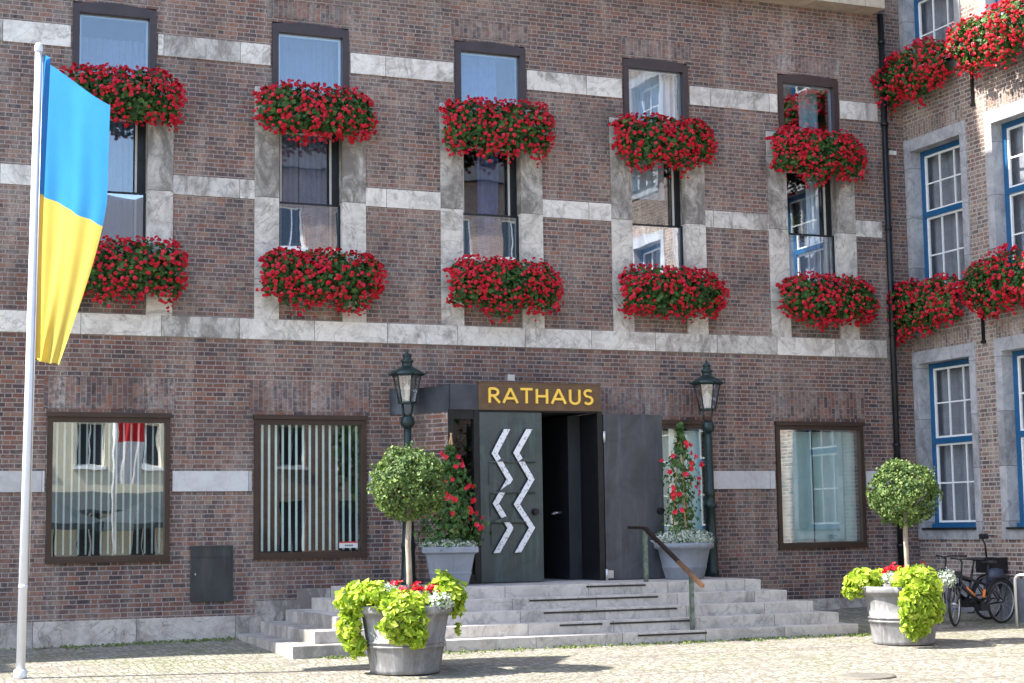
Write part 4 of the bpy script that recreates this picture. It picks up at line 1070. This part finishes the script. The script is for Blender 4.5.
bm = BM(); tube(bm, [(-.25, -.30, .66), (-.12, -.32, .62), (.02, -.30, .66)], [.05, .13, .05], 10)
lathe(bm, [(.02, .60), (.13, .62), (.16, .72), (.13, .84), (.04, .87)], 14, cx=-.10, cy=-.18)
new('saddle_bag', bm, simple('dark blue bag', (.03, .04, .07), .5), b1)
bm = BM(); tube(bm, [(-.02, 0, .98), (.0, 0, 1.2), (.06, 0, 1.32), (.02, -.05, 1.38)], .016, 6); tube(bm, [(-.04, -.16, 1.35), (.02, 0, 1.36), (-.04, .16, 1.35)], .014, 6); box(bm, -.03, .08, -.05, .05, 1.3, 1.38)
new('child_seat_frame', bm, M['bike_black'], b2)
def hoop(loc, label, rz=0):
    bm = BM(); tube(bm, [(-.0, 0, 0), (0, 0, .72)]+[(.09-.09*math.cos(R(a)), 0, .72+.09*math.sin(R(a))) for a in (20, 45, 70, 90)]+[(.34, 0, .81)]+[(.34+.09*math.sin(R(a)), 0, .72+.09*math.cos(R(a))) for a in (20, 45, 70, 90)]+[(.43, 0, 0)], .024, 8)
    return new('bicycle_stand', bm, M['silver'], None, loc, label=label, cat='bicycle stand')
o = hoop((17.30, -3.40, gz(17.3, -3.2)), 'grey steel hoop stand at the right edge next to the bicycles'); o.rotation_euler = (0, 0, R(-62))

# manhole
M['manhole'] = simple('worn iron', (.15,.14,.125), .7, .2, .3, 12)
MHX, MHY = 11.5, -7.85
mh = empty('manhole_cover', (MHX, MHY, gz(MHX, MHY)), label='round iron manhole cover set in the cobbles', cat='manhole cover')
bm = BM(); lathe(bm, [(.30, -.02), (.30, .006), (.27, .012), (.001, .012)], 32); new('lid', bm, M['manhole'], mh)
bm = BM(); lathe(bm, [(.303, -.02), (.36, -.02), (.36, .010), (.303, .010)], 32); new('rim', bm, simple('manhole rim', (.17,.15,.12), .8, .2), mh)

# weeds at the foot of the steps and plinth
rng = random.Random(77); bm = BM(); pts = []
def tuft(x, y, s, n):
    for _ in range(n): pts.append((Vector((x+rng.gauss(0, s), y+rng.gauss(0, s*.5), gz(x, y)+rng.uniform(0, .02)+.008)), (rng.gauss(0, .6), -.6, .5)))
for _ in range(260):
    x = rng.uniform(6.2, 14.6); tuft(x, -3.32-abs(rng.gauss(0, .12)), .05, rng.randint(2, 6))
for _ in range(120): x = rng.uniform(-3, 5.8); tuft(x, -.1-abs(rng.gauss(0, .25)), .05, rng.randint(2, 5))
for _ in range(60): tuft(rng.uniform(3, 5.7), -.15-abs(rng.gauss(0, .2)), .06, 6)
cloud(bm, pts, .035, .6, rng=rng)
new('weeds', bm, leafmat('weeds', [(0, (.06,.10,.02)), (1, (.20,.26,.05))], .3), kind='stuff')

# ------------------------------------------------------------------ buildings across the square (seen mirrored in the windows)
def far_building(x0, x1, y1, h, mat, fl, per, label, awn=False, roofm='roof'):
    r = empty('house', ((x0+x1)/2, y1, BASE-.2), label=label, cat='house')
    off = (-(x0+x1)/2, -y1, -BASE+.2)
    hs = []
    nx = int((x1-x0-1)/per)
    for f in range(fl):
        for k in range(nx):
            xa = x0+.8+k*(x1-x0-1.6)/nx+.4; hs.append((xa, xa+1.15, BASE+1.2+f*3.2 if f else BASE+.6, BASE+3.0+f*3.2))
    bm = BM(); wall_holes(bm, x0, x1, BASE-.4, BASE+h, hs, lambda a, b, d: (a, y1-d, b), 0, .4)
    box(bm, x0+.01, x1-.01, y1-9, y1-8.8, BASE-.4, BASE+h); box(bm, x0+.01, x0+.3, y1-8.8, y1-.41, BASE-.4, BASE+h); box(bm, x1-.3, x1-.01, y1-8.8, y1-.41, BASE-.4, BASE+h)
    new('wall', bm, mat, r, off)
    bm = BM(); prism(bm, [(y1+.4, BASE+h), (y1-4.5, BASE+h+3.5), (y1-9.4, BASE+h)], lambda a, b, d: (d, a, b), x0-.1, x1+.1); new('roof', bm, M['red_roof'] if roofm == 'red' else M['roof'], r, off)
    for (a, b, c, d) in hs:
        bm = BM(); frame(bm, a, b, c, d, .07, y1-.25, y1-.18); box(bm, (a+b)/2-.03, (a+b)/2+.03, y1-.25, y1-.18, c+.07, d-.07); box(bm, a-.1, b+.1, y1-.05, y1+.10, c-.12, c)
        w = new('window', bm, M['white_paint'], r, off)
        bm = BM(); box(bm, a+.06, b-.06, y1-.24, y1-.23, c+.06, d-.06); new('pane', bm, M['far_pane'], w)
    if awn:
        bm = BM(); prism(bm, [(y1+.02, BASE+3.3), (y1+2.2, BASE+2.6), (y1+2.2, BASE+2.45), (y1+.02, BASE+3.2)], lambda a, b, d: (d, a, b), x0+.5, x1-.5); new('awning', bm, M['awning'], r, off)
M['red_roof'] = simple('red tiles', (.25,.08,.05), .8); M['far_pane'] = simple('far window', (.03,.035,.045), .15); M['awning'] = simple('dark awning', (.03,.04,.045), .8)
cream = simple('cream render', (.62,.56,.42), .8, 0, .1, .6); white = simple('white render', (.66,.65,.62), .8, 0, .1, .6); yel = simple('ochre render', (.55,.42,.24), .8, 0, .1, .6)
far_building(-14, 4, -46, 12.5, white, 3, 2.3, 'white rendered house across the square, behind the viewer')
far_building(4.2, 17, -46, 13.2, cream, 4, 2.2, 'cream house with a long dark awning across the square', awn=True)
far_building(17.2, 32, -46, 17.5, M['brick_back'], 5, 2.4, 'red brick house across the square')
far_building(32.2, 50, -46, 12.2, yel, 3, 2.4, 'ochre house at the far end of the row across the square', roofm='red')
def street_tree(loc, h, seed, label):
    rng = random.Random(seed); r = empty('tree', loc, 0, label, 'tree')
    bm = BM(); tube(bm, [(0,0,0), (.05,0,h*.3), (0,.1,h*.6)], [.2,.15,.06], 8)
    for k in range(7):
        a = k*.9; tube(bm, [(0,0,h*.35), (h*.14*math.cos(a), h*.14*math.sin(a), h*.55), (h*.25*math.cos(a), h*.25*math.sin(a), h*.7)], [.07,.05,.02], 5)
    new('trunk', bm, M['bark'], r)
    bm = BM(); pts = []
    for k in range(12):
        c = (rng.gauss(0, h*.15), rng.gauss(0, h*.15), h*.65+rng.gauss(0, h*.12)); pts += shell_pts(c, (h*.16,)*3, 150, rng, .4, 1.1)
    cloud(bm, pts, .34, .6, rng=rng); new('crown', bm, M['leaf_far'], r)
for (px_, py_, lb_) in ((7.2, -31.5, 'dark green parasol nearest the red and white flag, on the square behind the viewer'), (10.3, -33, 'dark green parasol further from the red and white flag, behind the viewer')):
    r = empty('parasol', (px_, py_, BASE-.25), 0, lb_, 'parasol', 'parasols on the square')
    bm = BM(); tube(bm, [(0, 0, 0), (0, 0, 2.9)], .03, 8); lathe(bm, [(.3, 0), (.3, .06), (.05, .09)], 12); new('pole', bm, M['black_metal'], r)
    bm = BM(); lathe(bm, [(1.6, 2.05), (1.6, 2.25), (.9, 2.6), (.03, 2.95)], 8, smooth=False); new('canopy', bm, M['awning'], r)
street_tree((22, -40, BASE-.2), 8, 61, 'leafy tree in front of the red brick house across the square')
street_tree((27.5, -41, BASE-.2), 7, 62, 'shorter leafy tree near the ochre house across the square')
rf = empty('flagpole', (7.25, -20, BASE-.25), label='thin pole with the red and white flag on the square behind the viewer', cat='flagpole')
bm = BM(); tube(bm, [(0, 0, 0), (0, 0, 7.6)], .05, 8); new('pole', bm, M['pole_white'], rf)
bm = BM(); g2 = []
for j in range(31):
    g2.append([bm.verts.new((.06+.9*i/16*(1-.3*j/30), .08*math.sin(i*.9+j*.15), -j/30*3.6)) for i in range(17)])
for j in range(30):
    for i in range(16): f = bm.faces.new((g2[j][i], g2[j][i+1], g2[j+1][i+1], g2[j+1][i])); f.material_index = 0 if j < 21 else 1; f.smooth = True
new('flag', bm, [M['flag_red'], M['flag_white']], None, (7.25, -20, 4.9), label='hanging flag, red above white, on the square behind the viewer', cat='flag')

# ------------------------------------------------------------------ camera
cam = bpy.data.cameras.new('camera'); co = bpy.data.objects.new('camera', cam); C.objects.link(co); S.camera = co
fpx, yaw, pit, rol = 1691.79, R(22.395), R(6.284), R(-.787)
cam.sensor_width = 36; cam.lens = fpx*36/1024; cam.clip_end = 2000; cam.clip_start = .1
F = Vector((math.sin(yaw)*math.cos(pit), math.cos(yaw)*math.cos(pit), math.sin(pit)))
Rt = Vector((math.cos(yaw), -math.sin(yaw), 0)); U = Rt.cross(F)
R2 = Rt*math.cos(rol)+U*math.sin(rol); U2 = -Rt*math.sin(rol)+U*math.cos(rol)
mw = Matrix((( R2.x, U2.x, -F.x, 0), (R2.y, U2.y, -F.y, -25), (R2.z, U2.z, -F.z, 0), (0, 0, 0, 1)))
co.matrix_world = mw

# ------------------------------------------------------------------ light
SL = .195; EL = R(50)
hd = Vector((-1, SL, 0)).normalized()
sd = Vector((hd.x*math.cos(EL), hd.y*math.cos(EL), math.sin(EL)))
su = bpy.data.lights.new('sun', 'SUN'); su.energy = 4.6; su.angle = R(.53); su.color = (1, .95, .87)
so = bpy.data.objects.new('sun', su); C.objects.link(so); so.rotation_euler = (-sd).to_track_quat('-Z', 'Y').to_euler(); so.location = (0, 0, 30)
W = bpy.data.worlds.new('World'); S.world = W; W.use_nodes = True
nt = W.node_tree; bg = nt.nodes['Background']
sky = nt.nodes.new('ShaderNodeTexSky'); sky.sky_type = 'NISHITA'; sky.sun_disc = False; sky.sun_elevation = EL
sky.sun_rotation = math.atan2(sd.x, sd.y); sky.altitude = 50; sky.air_density = 1.0; sky.dust_density = 1.5
nt.links.new(sky.outputs[0], bg.inputs[0]); bg.inputs[1].default_value = .15
S.view_settings.view_transform = 'Standard'; S.view_settings.look = 'None'; S.view_settings.exposure = 1.86; S.view_settings.gamma = 1
S.view_settings.use_curve_mapping = False
S.render.engine = 'CYCLES'
S.cycles.max_bounces = 8; S.cycles.transparent_max_bounces = 16; S.cycles.diffuse_bounces = 4; S.cycles.glossy_bounces = 4
